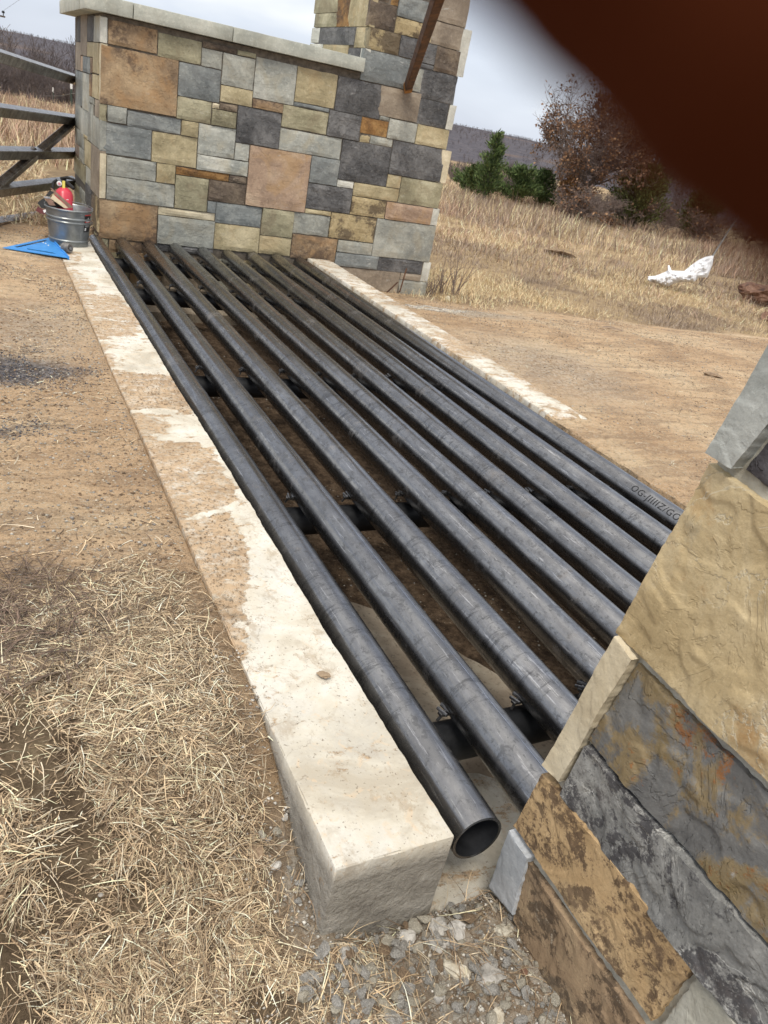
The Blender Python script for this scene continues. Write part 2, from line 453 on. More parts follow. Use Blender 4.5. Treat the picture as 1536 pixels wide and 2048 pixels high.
n_ = NM('packed_dirt'); v_ = n_.vec(world=True)
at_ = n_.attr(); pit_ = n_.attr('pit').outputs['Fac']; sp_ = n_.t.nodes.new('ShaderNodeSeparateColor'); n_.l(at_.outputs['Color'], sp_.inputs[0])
a_ = n_.noise(v_, 1.3, 7, .62, .3)
dirt = n_.ramp(a_, [(.34, (.44, .29, .17)), (.48, (.61, .425, .26)), (.64, (.71, .54, .35))])
vs_ = n_.vec((0.8, 3.5, 1), world=True)
b_ = n_.noise(vs_, 3.2, 6, .68, .8)                      # wheel-worn streaks along the road
dirt = n_.mix(n_.ramp(b_, [(.46, .0), (.60, .55)]), dirt, (.30, .21, .14))
c_ = n_.noise(v_, 26, 7, .82)
dirt = n_.mix(n_.ramp(c_, [(.52, .0), (.64, .65)]), dirt, (.22, .155, .10))
dirt = n_.mix(n_.ramp(n_.noise(v_, 55, 6, .8), [(.57, .0), (.63, .7)]), dirt, (.13, .09, .06))
e_ = n_.noise(v_, 90, 3, .6)
dirt = n_.mix(n_.ramp(e_, [(.58, .0), (.64, .7)]), dirt, (.62, .54, .42))
th_ = n_.ramp(n_.noise(v_, 11, 6, .7), [(.35, (.10, .070, .045)), (.55, (.19, .14, .088)), (.75, (.32, .25, .155))])
th2_ = n_.ramp(n_.noise(v_, 9, 6, .7), [(.35, (.30, .215, .125)), (.55, (.42, .31, .18)), (.75, (.52, .40, .25))])
th2_ = n_.mix(n_.ramp(n_.noise(v_, .7, 5, .65), [(.50, 0.), (.62, .7)]), th2_, (.17, .12, .085))
th_ = n_.mix(at_.outputs['Alpha'], th_, th2_)
dirt = n_.mix(sp_.outputs[0], dirt, th_)
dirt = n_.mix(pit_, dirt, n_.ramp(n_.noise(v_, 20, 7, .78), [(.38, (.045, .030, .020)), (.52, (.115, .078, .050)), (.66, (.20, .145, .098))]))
pv_ = n_.voro(v_, 70, out='Color'); ps_ = n_.t.nodes.new('ShaderNodeSeparateColor'); n_.l(pv_, ps_.inputs[0])
dk_ = n_.ramp(ps_.outputs[0], [(.0, (.03, .032, .042)), (.55, (.055, .06, .08)), (.9, (.22, .22, .24))])
dirt = n_.mix(n_.math('MULTIPLY', sp_.outputs[1], .85), dirt, dk_)
gr_ = n_.ramp(ps_.outputs[1], [(.0, (.27, .21, .15)), (.5, (.43, .37, .295)), (1., (.62, .585, .51))])
dirt = n_.mix(n_.math('MULTIPLY', sp_.outputs[2], .8), dirt, gr_)
nb_ = n_.bump(n_.voro(v_, 70), .8, .008); nb_ = n_.bump(c_, 1., .02, nb_); nb_ = n_.bump(b_, .5, .03, nb_)
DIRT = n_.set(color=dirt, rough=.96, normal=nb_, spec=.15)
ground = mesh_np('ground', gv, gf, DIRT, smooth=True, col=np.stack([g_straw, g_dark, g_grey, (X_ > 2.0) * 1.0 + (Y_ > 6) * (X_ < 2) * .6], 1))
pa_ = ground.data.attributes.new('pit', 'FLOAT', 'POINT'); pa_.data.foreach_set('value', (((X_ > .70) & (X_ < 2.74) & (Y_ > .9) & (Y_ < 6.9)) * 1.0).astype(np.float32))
tag(ground, kind='structure')

# ---- ridge of hills round the horizon
def ridge():
    az = np.linspace(math.radians(-35), math.radians(85), 240)
    rr = np.array([230, 300, 380, 470, 560, 650, 730, 800])
    hh = np.array([-17., -9, 0.5, 5.5, 10.0, 13.8, 16.3, 15.5])
    A, Rr = np.meshgrid(az, rr, indexing='ij')
    H = .55 * np.broadcast_to(hh, A.shape) + (fbm(A * 40, Rr / 60, 3.0, 4) - .5) * 3.0 * S((Rr - 230) / 200)
    H = H * (1 + .1 * np.sin(A * 5 + 1))
    v = np.stack([Rr * np.sin(A), Rr * np.cos(A), H], -1).reshape(-1, 3)
    n, m = A.shape; k = np.arange(n * m).reshape(n, m)
    f = np.stack([k[:-1, :-1].ravel(), k[1:, :-1].ravel(), k[1:, 1:].ravel(), k[:-1, 1:].ravel()], 1)
    return v, f
n_ = NM('hazy_wooded_slope'); v_ = n_.vec(world=True)
a_ = n_.noise(v_, .02, 6, .6); b_ = n_.noise(v_, .25, 5, .75)
c1 = n_.ramp(b_, [(.3, (.095, .090, .105)), (.55, (.145, .135, .150)), (.75, (.20, .18, .18))])  # greys lightened and blued to put distance haze into the colour
c1 = n_.mix(n_.ramp(a_, [(.56, 0.), (.68, .55)]), c1, (.30, .20, .13))
SLOPE = n_.set(color=c1, rough=1., normal=n_.bump(b_, 1., 3.), spec=.05)
v, f = ridge()
tag(mesh_np('hill', v, f, SLOPE, smooth=True), kind='structure')

# ---- concrete kerbs of the pit
def rounded_block(name, lo, hi, res, bev, amp, mat, parent=None, seed=0, col=None, chips=0.0, fn=None):
    lo = np.array(lo, float); hi = np.array(hi, float); n = np.maximum(2, np.round((hi - lo) / np.array(res))).astype(int)
    idx = {}; vs = []
    def vid(i, j, k):
        key = (i, j, k)
        if key not in idx: idx[key] = len(vs); vs.append((i, j, k))
        return idx[key]
    fs = []
    for i in range(n[0]):
        for j in range(n[1]):
            for k, flip in ((0, 1), (n[2], 0)):
                q = [vid(i, j, k), vid(i + 1, j, k), vid(i + 1, j + 1, k), vid(i, j + 1, k)]; fs.append(q[::-1] if flip else q)
    for i in range(n[0]):
        for k in range(n[2]):
            for j, flip in ((0, 0), (n[1], 1)):
                q = [vid(i, j, k), vid(i + 1, j, k), vid(i + 1, j, k + 1), vid(i, j, k + 1)]; fs.append(q[::-1] if flip else q)
    for j in range(n[1]):
        for k in range(n[2]):
            for i, flip in ((0, 1), (n[0], 0)):
                q = [vid(i, j, k), vid(i, j + 1, k), vid(i, j + 1, k + 1), vid(i, j, k + 1)]; fs.append(q[::-1] if flip else q)
    ax_ = []
    for a in range(3):
        c = np.linspace(lo[a], hi[a], n[a] + 1)
        if n[a] >= 4: c[1] = lo[a] + bev * 1.01; c[-2] = hi[a] - bev * 1.01
        ax_.append(c)
    vi = np.array(vs); P = np.stack([ax_[a][vi[:, a]] for a in range(3)], 1)
    inner = np.clip(P, lo + bev, hi - bev)
    d = P - inner; L = np.linalg.norm(d, axis=1, keepdims=True)
    cnt = (np.abs(d) > 1e-9).sum(1)
    Q = np.where((L > 1e-9), inner + d / np.maximum(L, 1e-9) * bev, P)
    nrm = d / np.maximum(L, 1e-9)
    out = []
    for p, nn, c in zip(Q, nrm, cnt):
        w = mn.noise(Vector(p) * 5 + Vector((seed, 0, 0))) * amp * .6 + mn.noise(Vector(p) * 30 + Vector((0, seed, 0))) * amp * .8 + mn.noise(Vector(p) * 90) * amp * .5
        if chips and c >= 2:
            g = mn.noise(Vector(p) * 16 + Vector((0, 0, seed + 5)))
            w -= chips * max(0, g + .1) * (1.0)
        out.append(p + nn * w)
    out = np.array(out)
    if fn is not None: out = fn(out)
    cc = col(out) if col is not None else None
    o = mesh_np(name, out, fs, mat, parent, smooth=True, loc=tuple((lo + hi) / 2), col=cc)
    o.data.set_sharp_from_angle(angle=math.radians(32)); return o

n_ = NM('old_concrete'); v_ = n_.vec(world=True)
at_ = n_.attr(); sp_ = n_.t.nodes.new('ShaderNodeSeparateColor'); n_.l(at_.outputs['Color'], sp_.inputs[0])
a_ = n_.noise(v_, 3.5, 7, .66, .5)
c1 = n_.ramp(a_, [(.36, (.47, .42, .335)), (.47, (.60, .555, .46)), (.60, (.69, .66, .59))])
b_ = n_.noise(v_, 14, 6, .72, .6)
c1 = n_.mix(n_.ramp(b_, [(.54, 0.), (.66, .6)]), c1, (.46, .41, .33))
b2_ = n_.noise(n_.vec((1.6, 1, 1), world=True), 8, 8, .8)
c1 = n_.mix(n_.ramp(b2_, [(.55, 0.), (.61, .65)]), c1, (.40, .325, .235))
c1 = n_.mix(n_.ramp(n_.noise(v_, 2.6, 6, .7, .8), [(.52, 0.), (.66, .5)]), c1, (.50, .49, .45))
gg_ = n_.noise(v_, 22, 4, .6, 1.5)
c1 = n_.mix(n_.ramp(gg_, [(.30, .5), (.42, 0.)]), c1, (.66, .50, .33))
f_ = n_.noise(v_, 120, 3, .6)
c1 = n_.mix(n_.ramp(f_, [(.63, 0.), (.70, .75)]), c1, (.18, .14, .10))
ck_ = n_.noise(v_, 4.0, 6, .6, 1.2)
ckm = n_.math('MULTIPLY', n_.ramp(n_.math('ABSOLUTE', n_.math('SUBTRACT', ck_, .5)), [(0., .8), (.004, 0.)]), n_.ramp(n_.noise(v_, 2.2, 2, .5), [(.54, 0.), (.6, 1.)]))
c1 = n_.mix(ckm, c1, (.25, .20, .15))
# sides: raw grey cast concrete (tint g), dirt lying on it (tint r) with a ragged edge
side = n_.ramp(n_.noise(v_, 12, 6, .7, .4), [(.3, (.24, .22, .19)), (.55, (.37, .345, .30)), (.75, (.48, .45, .40))])
c1 = n_.mix(sp_.outputs[1], c1, side)
dm_ = n_.math('ADD', sp_.outputs[0], n_.math('ADD', n_.math('MULTIPLY', n_.math('SUBTRACT', n_.noise(v_, 18, 8, .8), .5), 2.4), n_.math('MULTIPLY', n_.math('SUBTRACT', n_.noise(n_.vec((1, 2.6, 1), world=True), 4.5, 6, .75, .6), .5), 3.4)))
dmask = n_.math('MULTIPLY', n_.ramp(dm_, [(.42, 0.), (.66, .95)]), n_.ramp(n_.noise(v_, 24, 7, .8), [(.40, .45), (.52, 1.)]))
dcol = n_.ramp(n_.noise(v_, 7, 6, .7), [(.35, (.33, .225, .135)), (.52, (.46, .325, .20)), (.7, (.57, .43, .285))])
sp2_ = n_.ramp(n_.noise(v_, 60, 6, .8), [(.52, 0.), (.60, .9)])
dcol = n_.mix(sp2_, dcol, (.12, .09, .06))
c1 = n_.mix(dmask, c1, dcol)
nb_ = n_.bump(b_, .5, .004); nb_ = n_.bump(f_, .5, .002, nb_); nb_ = n_.bump(dmask, .4, .004, nb_); nb_ = n_.bump(n_.math('MULTIPLY', n_.noise(v_, 40, 5, .7), sp_.outputs[1]), 1., .016, nb_)
CONC = n_.set(color=c1, rough=.9, normal=nb_, spec=.25)

def kerb_col(left):
    def fn(P):
        x, y, z = P[:, 0], P[:, 1], P[:, 2]
        side = S((-.012 - z) / .02)
        d = np.zeros(len(P))
        if left:
            for poly, val in (([(200, 735), (345, 750), (375, 790), (390, 835), (340, 815), (255, 818), (215, 775)], .95), ([(262, 822), (335, 830), (340, 868), (300, 884), (265, 872)], .6),
                         ([(285, 880), (400, 885), (445, 930), (475, 1000), (455, 1012), (385, 1032), (345, 1062), (300, 960)], .85), ([(340, 1050), (450, 1025), (482, 1060), (502, 1130), (488, 1200), (500, 1255), (488, 1300), (480, 1322), (420, 1210), (350, 1070)], .95),
                         ([(145, 585), (235, 590), (285, 640), (272, 672), (190, 672), (160, 640)], .7), ([(115, 500), (165, 505), (158, 540), (200, 578), (130, 590)], .55), ([(200, 660), (240, 690), (225, 735), (200, 730)], .4)):
                W = [tuple(at_z(u, v, 0)[:2]) for u, v in poly]
                d = np.maximum(d, val * inpoly(x, y, W))
            d = d + .12 * (y > 1.9) + .30 * (x < .56) * S((y - 1.25) / .9)
        else:
            d = .40 + 1.0 * S((3.05 - y) / .15) + .8 * blob(x, y, 2.9, 4.25, .3, .25) + .5 * blob(x, y, 2.93, 3.6, .09, .6) + .35 * blob(x, y, 2.93, 5.3, .14, .8)
        d = d * (1 - side) + .0
        return np.stack([np.clip(d, 0, 1), side, d * 0], 1)
    return fn
def kerb_shape(P):
    # the near end is hand-cast: slightly skewed, its inner edge wavering
    P = P.copy(); w = .0012 * np.sin(P[:, 1] * 7) + .001 * np.sin(P[:, 1] * 23 + 1)
    P[:, 0] += w * (P[:, 0] > .7)
    P[:, 2] += .004 * np.sin(P[:, 1] * 3.1) - .002
    return P
kl = rounded_block('concrete_kerb', (.533, .825, -.46), (.788, 6.86, .0), (.020, .014, .024), .003, .0028, CONC, seed=2, col=kerb_col(True), chips=.006, fn=kerb_shape)
tag(kl, 'long cream concrete kerb between the dry grass and the first pipe, ending in a square block in front', 'concrete kerb')
kr = rounded_block('concrete_kerb', (2.685, 3.02, -.46), (2.905, 6.835, .0), (.03, .04, .05), .006, .003, CONC, seed=9, col=kerb_col(False), chips=.006)
tag(kr, 'far concrete kerb beyond the last pipe, half covered by dirt and reaching the stone tower foot', 'concrete kerb')

sb = rounded_block('soil_bank', (2.668, .95, -.46), (2.94, 3.10, -.004), (.03, .04, .05), .01, .012, DIRT, seed=19); tag(sb, kind='structure')
# ---- footings seen between the pipes
n_ = NM('dusty_pit_concrete'); v_ = n_.vec(world=True); a_ = n_.noise(v_, 6, 7, .7, .4)
PITC = n_.set(color=n_.mix(n_.ramp(n_.noise(v_, 50, 5, .75), [(.55, 0.), (.64, .7)]), n_.ramp(a_, [(.35, (.20, .155, .11)), (.55, (.29, .24, .18)), (.7, (.38, .335, .26))]), (.10, .075, .05)), rough=.95, normal=n_.bump(a_, .5, .01))
def poured(name, poly, z, t, seed, dirt=.35, mat=None):
    bm = bmesh.new()
    pts = []
    n = len(poly)
    for i in range(n):
        a = Vector((*poly[i], 0)); b = Vector((*poly[(i + 1) % n], 0)); k = max(2, int((b - a).length / .04))
        for s_ in range(k):
            p = a.lerp(b, s_ / k); w = mn.noise(p * 9 + Vector((seed, 0, 0))) * .02 + mn.noise(p * 30) * .006
            pts.append((p.x + w, p.y + w))
    top = [bm.verts.new((x, y, z)) for x, y in pts]; bot = [bm.verts.new((x, y, z - t)) for x, y in pts]
    bm.faces.new(top)
    for i in range(len(top)): bm.faces.new((top[i], bot[i], bot[(i + 1) % len(top)], top[(i + 1) % len(top)]))
    bmesh.ops.triangulate(bm, faces=[f for f in bm.faces if len(f.verts) > 4])
    bmesh.ops.recalc_face_normals(bm, faces=bm.faces)
    me = bpy.data.meshes.new(name); bm.to_mesh(me); bm.free(); me.materials.append(mat or CONC)
    at = me.color_attributes.new('tint', 'FLOAT_COLOR', 'POINT')
    at.data.foreach_set('color', np.tile(np.array([dirt, .25, 0, 1], np.float32), len(me.vertices)))
    o = link(bpy.data.objects.new(name, me)); return tag(o, kind='structure')
poured('concrete_footing', [(.76, .80), (1.9, .80), (1.9, 1.42), (1.60, 1.47), (1.42, 1.75), (1.27, 2.02), (1.02, 2.22), (.76, 2.28)], -.362, .1, 1, .36, PITC)
poured('concrete_footing', [(.76, .70), (1.25, .72), (1.30, 1.08), (1.10, 1.20), (.76, 1.16)], -.285, .1, 6, .25)
poured('concrete_footing', [(.76, 5.95), (1.7, 6.0), (2.70, 6.1), (2.70, 6.9), (.76, 6.9)], -.36, .1, 3, .35, PITC)

# =================================================================== FAR WALL WITH TOWER
WY = 6.842
V3 = zm((100, 0), 3.072); U3 = zm((500, 0), 3.072); W3 = zm((480, 250), 3.413); T3 = zm((130, 250), 3.84)
FRONT = [  # (view, x0, y0, x1, y1, kind)
 (V3, 308, 95, 355, 262, 'edge'), (V3, 357, 112, 660, 331, 'brown'), (V3, 312, 268, 775, 718, 'brown'), (V3, 665, 195, 930, 398, 'olive'),
 (V3, 937, 248, 1150, 330, 'darkbrown'), (V3, 1152, 302, 1265, 362, 'olive'), (V3, 935, 292, 1055, 434, 'grey'), (V3, 1062, 327, 1248, 555, 'grey'),
 (V3, 795, 390, 1045, 632, 'blue'), (V3, 1052, 522, 1243, 655, 'tan'), (V3, 1268, 345, 1505, 643, 'light'), (U3, 288, 402, 522, 670, 'tan'),
 (U3, 272, 622, 485, 693, 'blue'), (V3, 1247, 603, 1428, 690, 'brown'), (V3, 782, 587, 990, 762, 'olive'), (V3, 998, 632, 1042, 668, 'cream'),
 (V3, 1045, 630, 1147, 690, 'darkbrown'), (V3, 995, 672, 1143, 790, 'olive'), (V3, 1150, 655, 1413, 910, 'dark'), (V3, 303, 632, 350, 738, 'olive'),
 (V3, 352, 642, 470, 760, 'grey'), (V3, 475, 664, 803, 830, 'blue'), (V3, 808, 742, 908, 856, 'tan'), (T3, 1030, -2, 1305, 263, 'light'),
 (T3, 268, -18, 660, 268, 'blue'), (T3, 672, 47, 1005, 332, 'tan'), (U3, 205, 647, 475, 825, 'olive'), (U3, 485, 672, 672, 865, 'dark'),
 (U3, 682, 724, 845, 843, 'rust'), (U3, 540, 472, 797, 728, 'dark'), (U3, 805, 525, 1025, 750, 'slatebrown'), (U3, 797, 706, 853, 748, 'grey'),
 (U3, 857, 728, 1020, 875, 'grey'), (U3, 674, 820, 738, 880, 'tan'), (U3, 742, 837, 872, 905, 'grey'), (U3, 1032, 600, 1205, 797, 'dark'),
 (W3, 1207, -2, 1408, 165, 'tan'), (U3, 1222, 648, 1243, 798, 'edge'), (U3, 1050, 425, 1248, 640, 'dark'), (U3, 988, 417, 1048, 565, 'grey'),
 (U3, 702, 302, 955, 535, 'blue'), (U3, 742, 172, 918, 345, 'mottled'), (U3, 922, 217, 1010, 360, 'dark'), (U3, 1040, 262, 1150, 405, 'dark'),
 (U3, 1038, 383, 1143, 433, 'dark'), (U3, 1150, 282, 1270, 468, 'darkbrown'), (U3, 1113, 120, 1290, 305, 'slatebrown'), (U3, 1060, 205, 1110, 260, 'tan'),
 (U3, 895, 110, 1045, 235, 'mottled'), (U3, 742, 4, 895, 195, 'darkbrown'), (U3, 916, -40, 1100, 140, 'blue'), (U3, 748, -70, 868, 25, 'darkbrown'),
 (U3, 870, -40, 912, 38, 'rust'), (U3, 1145, -90, 1325, 165, 'slatebrown'), (U3, 1293, 172, 1313, 470, 'edge'),
 (T3, 1313, 137, 1405, 282, 'light'), (W3, 272, 20, 682, 235, 'light'), (W3, 64, 142, 449, 590, 'pink'), (W3, 478, 207, 668, 415, 'blue'),
 (W3, 690, 107, 1007, 415, 'dark'), (W3, 1038, 105, 1365, 385, 'dark'), (W3, 670, 372, 770, 442, 'edge'), (W3, 465, 397, 752, 605, 'dark'),
 (W3, 778, 395, 1083, 525, 'tan'), (W3, 1012, 337, 1090, 437, 'tan'), (W3, 1098, 352, 1355, 566, 'olive'), (W3, 762, 482, 985, 635, 'mottled'),
 (W3, 1000, 527, 1303, 682, 'pink'), (W3, 455, 562, 617, 625, 'tan'), (W3, 150, 567, 356, 768, 'olive'), (W3, 364, 592, 607, 765, 'grey'),
 (W3, 619, 607, 912, 810, 'mottled'), (W3, 924, 642, 1295, 935, 'grey'), (W3, 662, 784, 903, 888, 'grey'), (W3, 655, 865, 938, 985, 'blue'),
 (W3, 945, 897, 1238, 1022, 'dark'), (W3, 700, 970, 1080, 1165, 'slatebrown'), (W3, 1090, 1012, 1235, 1065, 'slatebrown'), (W3, 1085, 1062, 1262, 1185, 'grey'),
 (W3, 1378, 170, 1405, 405, 'cream'), (W3, 1314, 572, 1346, 688, 'edge'), (W3, 1247, 940, 1284, 1068, 'edge'),
 (T3, 1162, 597, 1505, 785, 'blue'), (T3, 1092, 585, 1157, 680, 'blue'), (T3, 1147, 757, 1490, 990, 'tan'), (W3, 134, 757, 350, 900, 'tan'),
 (W3, 357, 737, 655, 940, 'brown'), (T3, 712, 687, 1143, 960, 'grey'), (T3, 716, 630, 1150, 742, 'cream'), (T3, 262, 567, 706, 900, 'brown'),
 (T3, 320, 222, 697, 437, 'grey'), (T3, 703, 292, 845, 458, 'tan'), (T3, 318, 387, 838, 635, 'grey'), (T3, 847, 377, 1093, 670, 'olive'),
 (T3, 852, 317, 1258, 433, 'rust'), (T3, 1262, 387, 1394, 450, 'darkbrown'), (T3, 1102, 432, 1390, 612, 'darkbrown'), (T3, 1018, 228, 1400, 398, 'light'),
 (T3, 265, 210, 312, 560, 'cream'), (T3, 262, 872, 332, 985, 'olive'), (T3, 338, 882, 590, 1010, 'brown'), (T3, 705, 905, 1135, 1010, 'dark'),
]
rects = []
for (vw, x0, y0, x1, y1, kd) in FRONT:
    a = at_y(*vw(x0, y0), WY); b = at_y(*vw(x1, y1), WY)
    rects.append([a[0], b[0], b[2], a[2]])
rects = snap(rects, .03)
# courses of the foot, behind the pipes
base_z = min(r[2] for r in rects if r[0] < 2.4)
xs_ = [.895, 1.14, 1.40, 1.72, 2.06, 2.30, 2.62, 2.96]
extra = [[xs_[i], xs_[i + 1], -.46, -.115 + .008 * i] for i in range(7)]
extra_k = ['olive', 'brown', 'slatebrown', 'grey', 'tan', 'dark', 'slatebrown']
wall = thing('stone_wall', 'tall multicoloured stone wall with tower and pale cap closing the far end of the pipes', 'stone wall', (2.4, WY + .6, -.25))
k_ = 0
for r, kd in list(zip(rects, [f[-1] for f in FRONT])) + list(zip(extra, extra_k)):
    x0, x1, z0, z1 = r
    if x1 - x0 < .01 or z1 - z0 < .01: continue
    quad = [(x0, WY, z1), (x1, WY, z1), (x1, WY, z0), (x0, WY, z0)]
    big = (x1 - x0) * (z1 - z0) > .04
    rr_ = random.uniform
    slab(quad, (0, -1, 0), .045, rr_(-.003, .012), ST[kd], wall, tilt=.010, nu=7 if big else 4, nv=6 if big else 3,
         amp=.009 if kd in ('dark', 'rust', 'darkbrown', 'mottled') else .006, edge=.005, bev=.005, gap=.0022, seed=k_)
    k_ += 1

# end face of the wall (faces -X)
WX = .888
E5 = zm((0, 0), 3.865)
ENDF = [(592, 97, 622, 322, 'dark'), (624, 108, 672, 425, 'slatebrown'), (674, 118, 722, 322, 'dark'), (724, 122, 768, 330, 'light'),
 (674, 325, 716, 440, 'tan'), (720, 322, 760, 560, 'tan'), (764, 328, 775, 770, 'cream'), (588, 327, 626, 540, 'slatebrown'), (628, 437, 640, 560, 'pink'),
 (643, 437, 697, 570, 'blue'), (700, 443, 717, 572, 'brown'), (583, 543, 633, 785, 'blue'), (636, 558, 684, 868, 'light'), (687, 575, 711, 745, 'brown'),
 (714, 565, 760, 765, 'tan'), (578, 788, 617, 1000, 'grey'), (619, 852, 672, 1030, 'light'), (686, 752, 722, 800, 'grey'), (676, 800, 712, 1090, 'grey'),
 (733, 770, 768, 925, 'slatebrown'), (714, 880, 768, 1165, 'grey'), (576, 993, 640, 1140, 'grey'), (643, 1037, 672, 1083, 'tan'), (650, 1090, 697, 1290, 'tan'),
 (700, 1122, 766, 1500, 'slatebrown'), (578, 1104, 611, 1225, 'pink'), (613, 1145, 647, 1270, 'grey'), (572, 1206, 657, 1425, 'olive'),
 (661, 1290, 697, 1450, 'light'), (567, 1395, 612, 1560, 'olive'), (614, 1440, 653, 1580, 'grey'), (656, 1435, 700, 1620, 'dark'), (703, 1500, 722, 1700, 'darkbrown'),
 (724, 1510, 758, 1800, 'mottled'), (690, 1700, 722, 1790, 'darkbrown')]
er = []
for (x0, y0, x1, y1, kd) in ENDF:
    a = at_x(*E5(x0, y0), WX); b = at_x(*E5(x1, y1), WX)
    er.append([-a[1], -b[1], b[2], a[2]])
er = snap(er, .05)
far_y = 8.6
for r, kd in zip(er, [e[-1] for e in ENDF]):
    y0, y1 = -r[0], -r[1]
    y0 = min(y0, far_y); y1 = max(y1, WY + .0)
    if y0 - y1 < .01: continue
    slab([(WX, y0, r[3]), (WX, y1, r[3]), (WX, y1, r[2]), (WX, y0, r[2])], (-1, 0, 0), .045, random.uniform(-.001, .007), ST[kd], wall, nu=4, nv=4, amp=.004, edge=.003, bev=.004, seed=k_); k_ += 1
for (y0, y1, z0, z1, kd) in ((8.6, 8.0, -.3, .14, 'olive'), (8.0, 7.5, -.3, .1, 'grey'), (7.5, 7.15, -.3, .06, 'brown'), (7.15, WY, -.46, -.02, 'olive')):
    slab([(WX, y0, z1), (WX, y1, z1), (WX, y1, z0), (WX, y0, z0)], (-1, 0, 0), .045, .001, ST[kd], wall, amp=.004, seed=k_); k_ += 1
# tower side face above the cap (faces -X)
TX = 2.955
SIDE = [(405, -60, 540, 77, 'olive'), (400, 82, 528, 165, 'olive'), (531, -50, 605, 163, 'rust'), (608, -50, 698, 162, 'tan'), (701, -60, 738, 160, 'tan'), (380, 170, 424, 262, 'edge'),
 (428, 170, 643, 264, 'dark'), (646, 166, 705, 293, 'tan'), (708, 166, 742, 297, 'olive'), (370, 268, 446, 325, 'light'), (449, 267, 600, 365, 'tan'), (601, 300, 673, 380, 'dark'), (601, 268, 632, 298, 'light'), (676, 300, 703, 392, 'edge'), (634, 297, 673, 300, 'dark')]
sr = []
for (x0, y0, x1, y1, kd) in SIDE:
    a = at_x(*U3(x0, y0), TX); b = at_x(*U3(x1, y1), TX); sr.append([-a[1], -b[1], b[2], a[2]])
sr = snap(sr, .05)
for r, kd in zip(sr, [e[-1] for e in SIDE]):
    if r[3] - r[2] < .02 or r[1] - r[0] < .02: continue
    y0, y1 = -r[0], max(-r[1], WY)
    slab([(TX, y0, r[3]), (TX, y1, r[3]), (TX, y1, r[2]), (TX, y0, r[2])], (-1, 0, 0), .045, random.uniform(0, .008), ST[kd], wall, amp=.004, seed=k_); k_ += 1
# core of dark joints behind the veneer
mb = MB()
mb.box(((WX + 2.96) / 2 + .005, (WY + 8.6) / 2 + .0065, (1.535 - .5) / 2), (2.96 - WX - .01, 8.6 - WY - .013, 1.535 + .5))
mb.build('wall_core', JOINT, wall)
mb = MB(); TY1 = 8.05
cs = [(2.965, WY + .008), (3.955, WY + .008), (3.955, TY1), (2.965, TY1)]
ct = [(2.965, WY + .008), (3.79, WY + .008), (3.79, TY1), (2.965, TY1)]
mb.add([(x, y, -.5) for x, y in cs] + [(x, y, 2.62) for x, y in ct], [(3, 2, 1, 0), (4, 5, 6, 7), (0, 1, 5, 4), (1, 2, 6, 5), (2, 3, 7, 6), (3, 0, 4, 7)])
mb.build('tower_core', JOINT, wall)
# more tower courses above the picture and its outer side, so that it also stands from other viewpoints
for i in range(9):
    z0 = -.3 + i * .32; zt = z0 + .31
    for j in range(3):
        y0 = WY + .005 + j * .4; kd = random.choice(['tan', 'grey', 'dark', 'olive', 'blue'])
        def xo(z): return 3.965 - (z + .25) * .134 / 2.5 + .004
        slab([(xo(zt), y0, zt), (xo(zt), y0 + .395, zt), (xo(z0), y0 + .395, z0), (xo(z0), y0, z0)], (1, 0, .05), .03, .004, ST[kd], wall, amp=.004, seed=k_); k_ += 1
zt0 = 2.30
for (x0, x1, kd) in ((2.96, 3.2, 'tan'), (3.2, 3.52, 'grey'), (3.52, 3.81, 'dark')):
    slab([(x0, WY, 2.62), (x1, WY, 2.62), (x1, WY, zt0 + .04), (x0, WY, zt0 + .04)], (0, -1, 0), .045, .003, ST[kd], wall, seed=k_); k_ += 1
# cap stones: the long front ones and the end ones
cz0, cz1 = 1.540, 1.640
capx = [.775, at_y(*V3(512, 80), 6.79)[0], at_y(*V3(1126, 200), 6.79)[0], 2.95]
for i in range(3):
    rounded_block('cap_stone', (capx[i] + .003, 6.79, cz0), (capx[i + 1] - .003, 7.16, cz1), (.09, .08, .02), .003, .0025, CAP, wall, seed=20 + i)
for i, (y0, y1) in enumerate(((7.16, 7.62), (7.62, 8.15), (8.15, 8.68))):
    rounded_block('cap_stone', (.775, y0 + .004, cz0), (1.25, y1 - .004, cz1), (.09, .08, .02), .003, .0025, CAP, wall, seed=30 + i)
    rounded_block('cap_stone', (1.255, y0 + .004, cz0), (2.95, y1 - .004, cz1 - .003), (.3, .2, .05), .006, .003, CAP, wall, seed=33 + i)

# rusty steel arm rising from the tower face
n_ = NM('rusty_steel'); v_ = n_.vec(rnd=False)
a_ = n_.noise(v_, 12, 6, .7)
RUSTY = n_.set(color=n_.ramp(a_, [(.32, (.045, .022, .014)), (.5, (.10, .045, .022)), (.66, (.20, .09, .035))]), rough=.7, metal=.25, normal=n_.bump(a_, .4, .003))
n_ = NM('orange_rust'); v_ = n_.vec(); a_ = n_.noise(v_, 25, 5, .7)
ORUST = n_.set(color=n_.ramp(a_, [(.3, (.16, .07, .02)), (.6, (.42, .20, .05))]), rough=.9, normal=n_.bump(a_, .4, .002))
p0 = at_y(*U3(968, 545), WY - .005); p1 = at_y(*U3(1150, 0), 4.75)
arm = thing('steel_arm', 'rusty dark square steel tube slanting up from an orange stain on the stone tower', 'steel tube', tuple(p0))
d_ = Vector(p1 - p0); L_ = d_.length * 1.35; d_.normalize()
q_ = d_.to_track_quat('Z', 'Y').to_matrix()
q_ = q_ @ Matrix.Rotation(math.radians(20), 3, 'Z')
mb = MB(); mb.box(Vector(p0) + d_ * (L_ / 2 + .03), (.062, .062, L_), q_, bev=.006); mb.build('tube', RUSTY, arm)
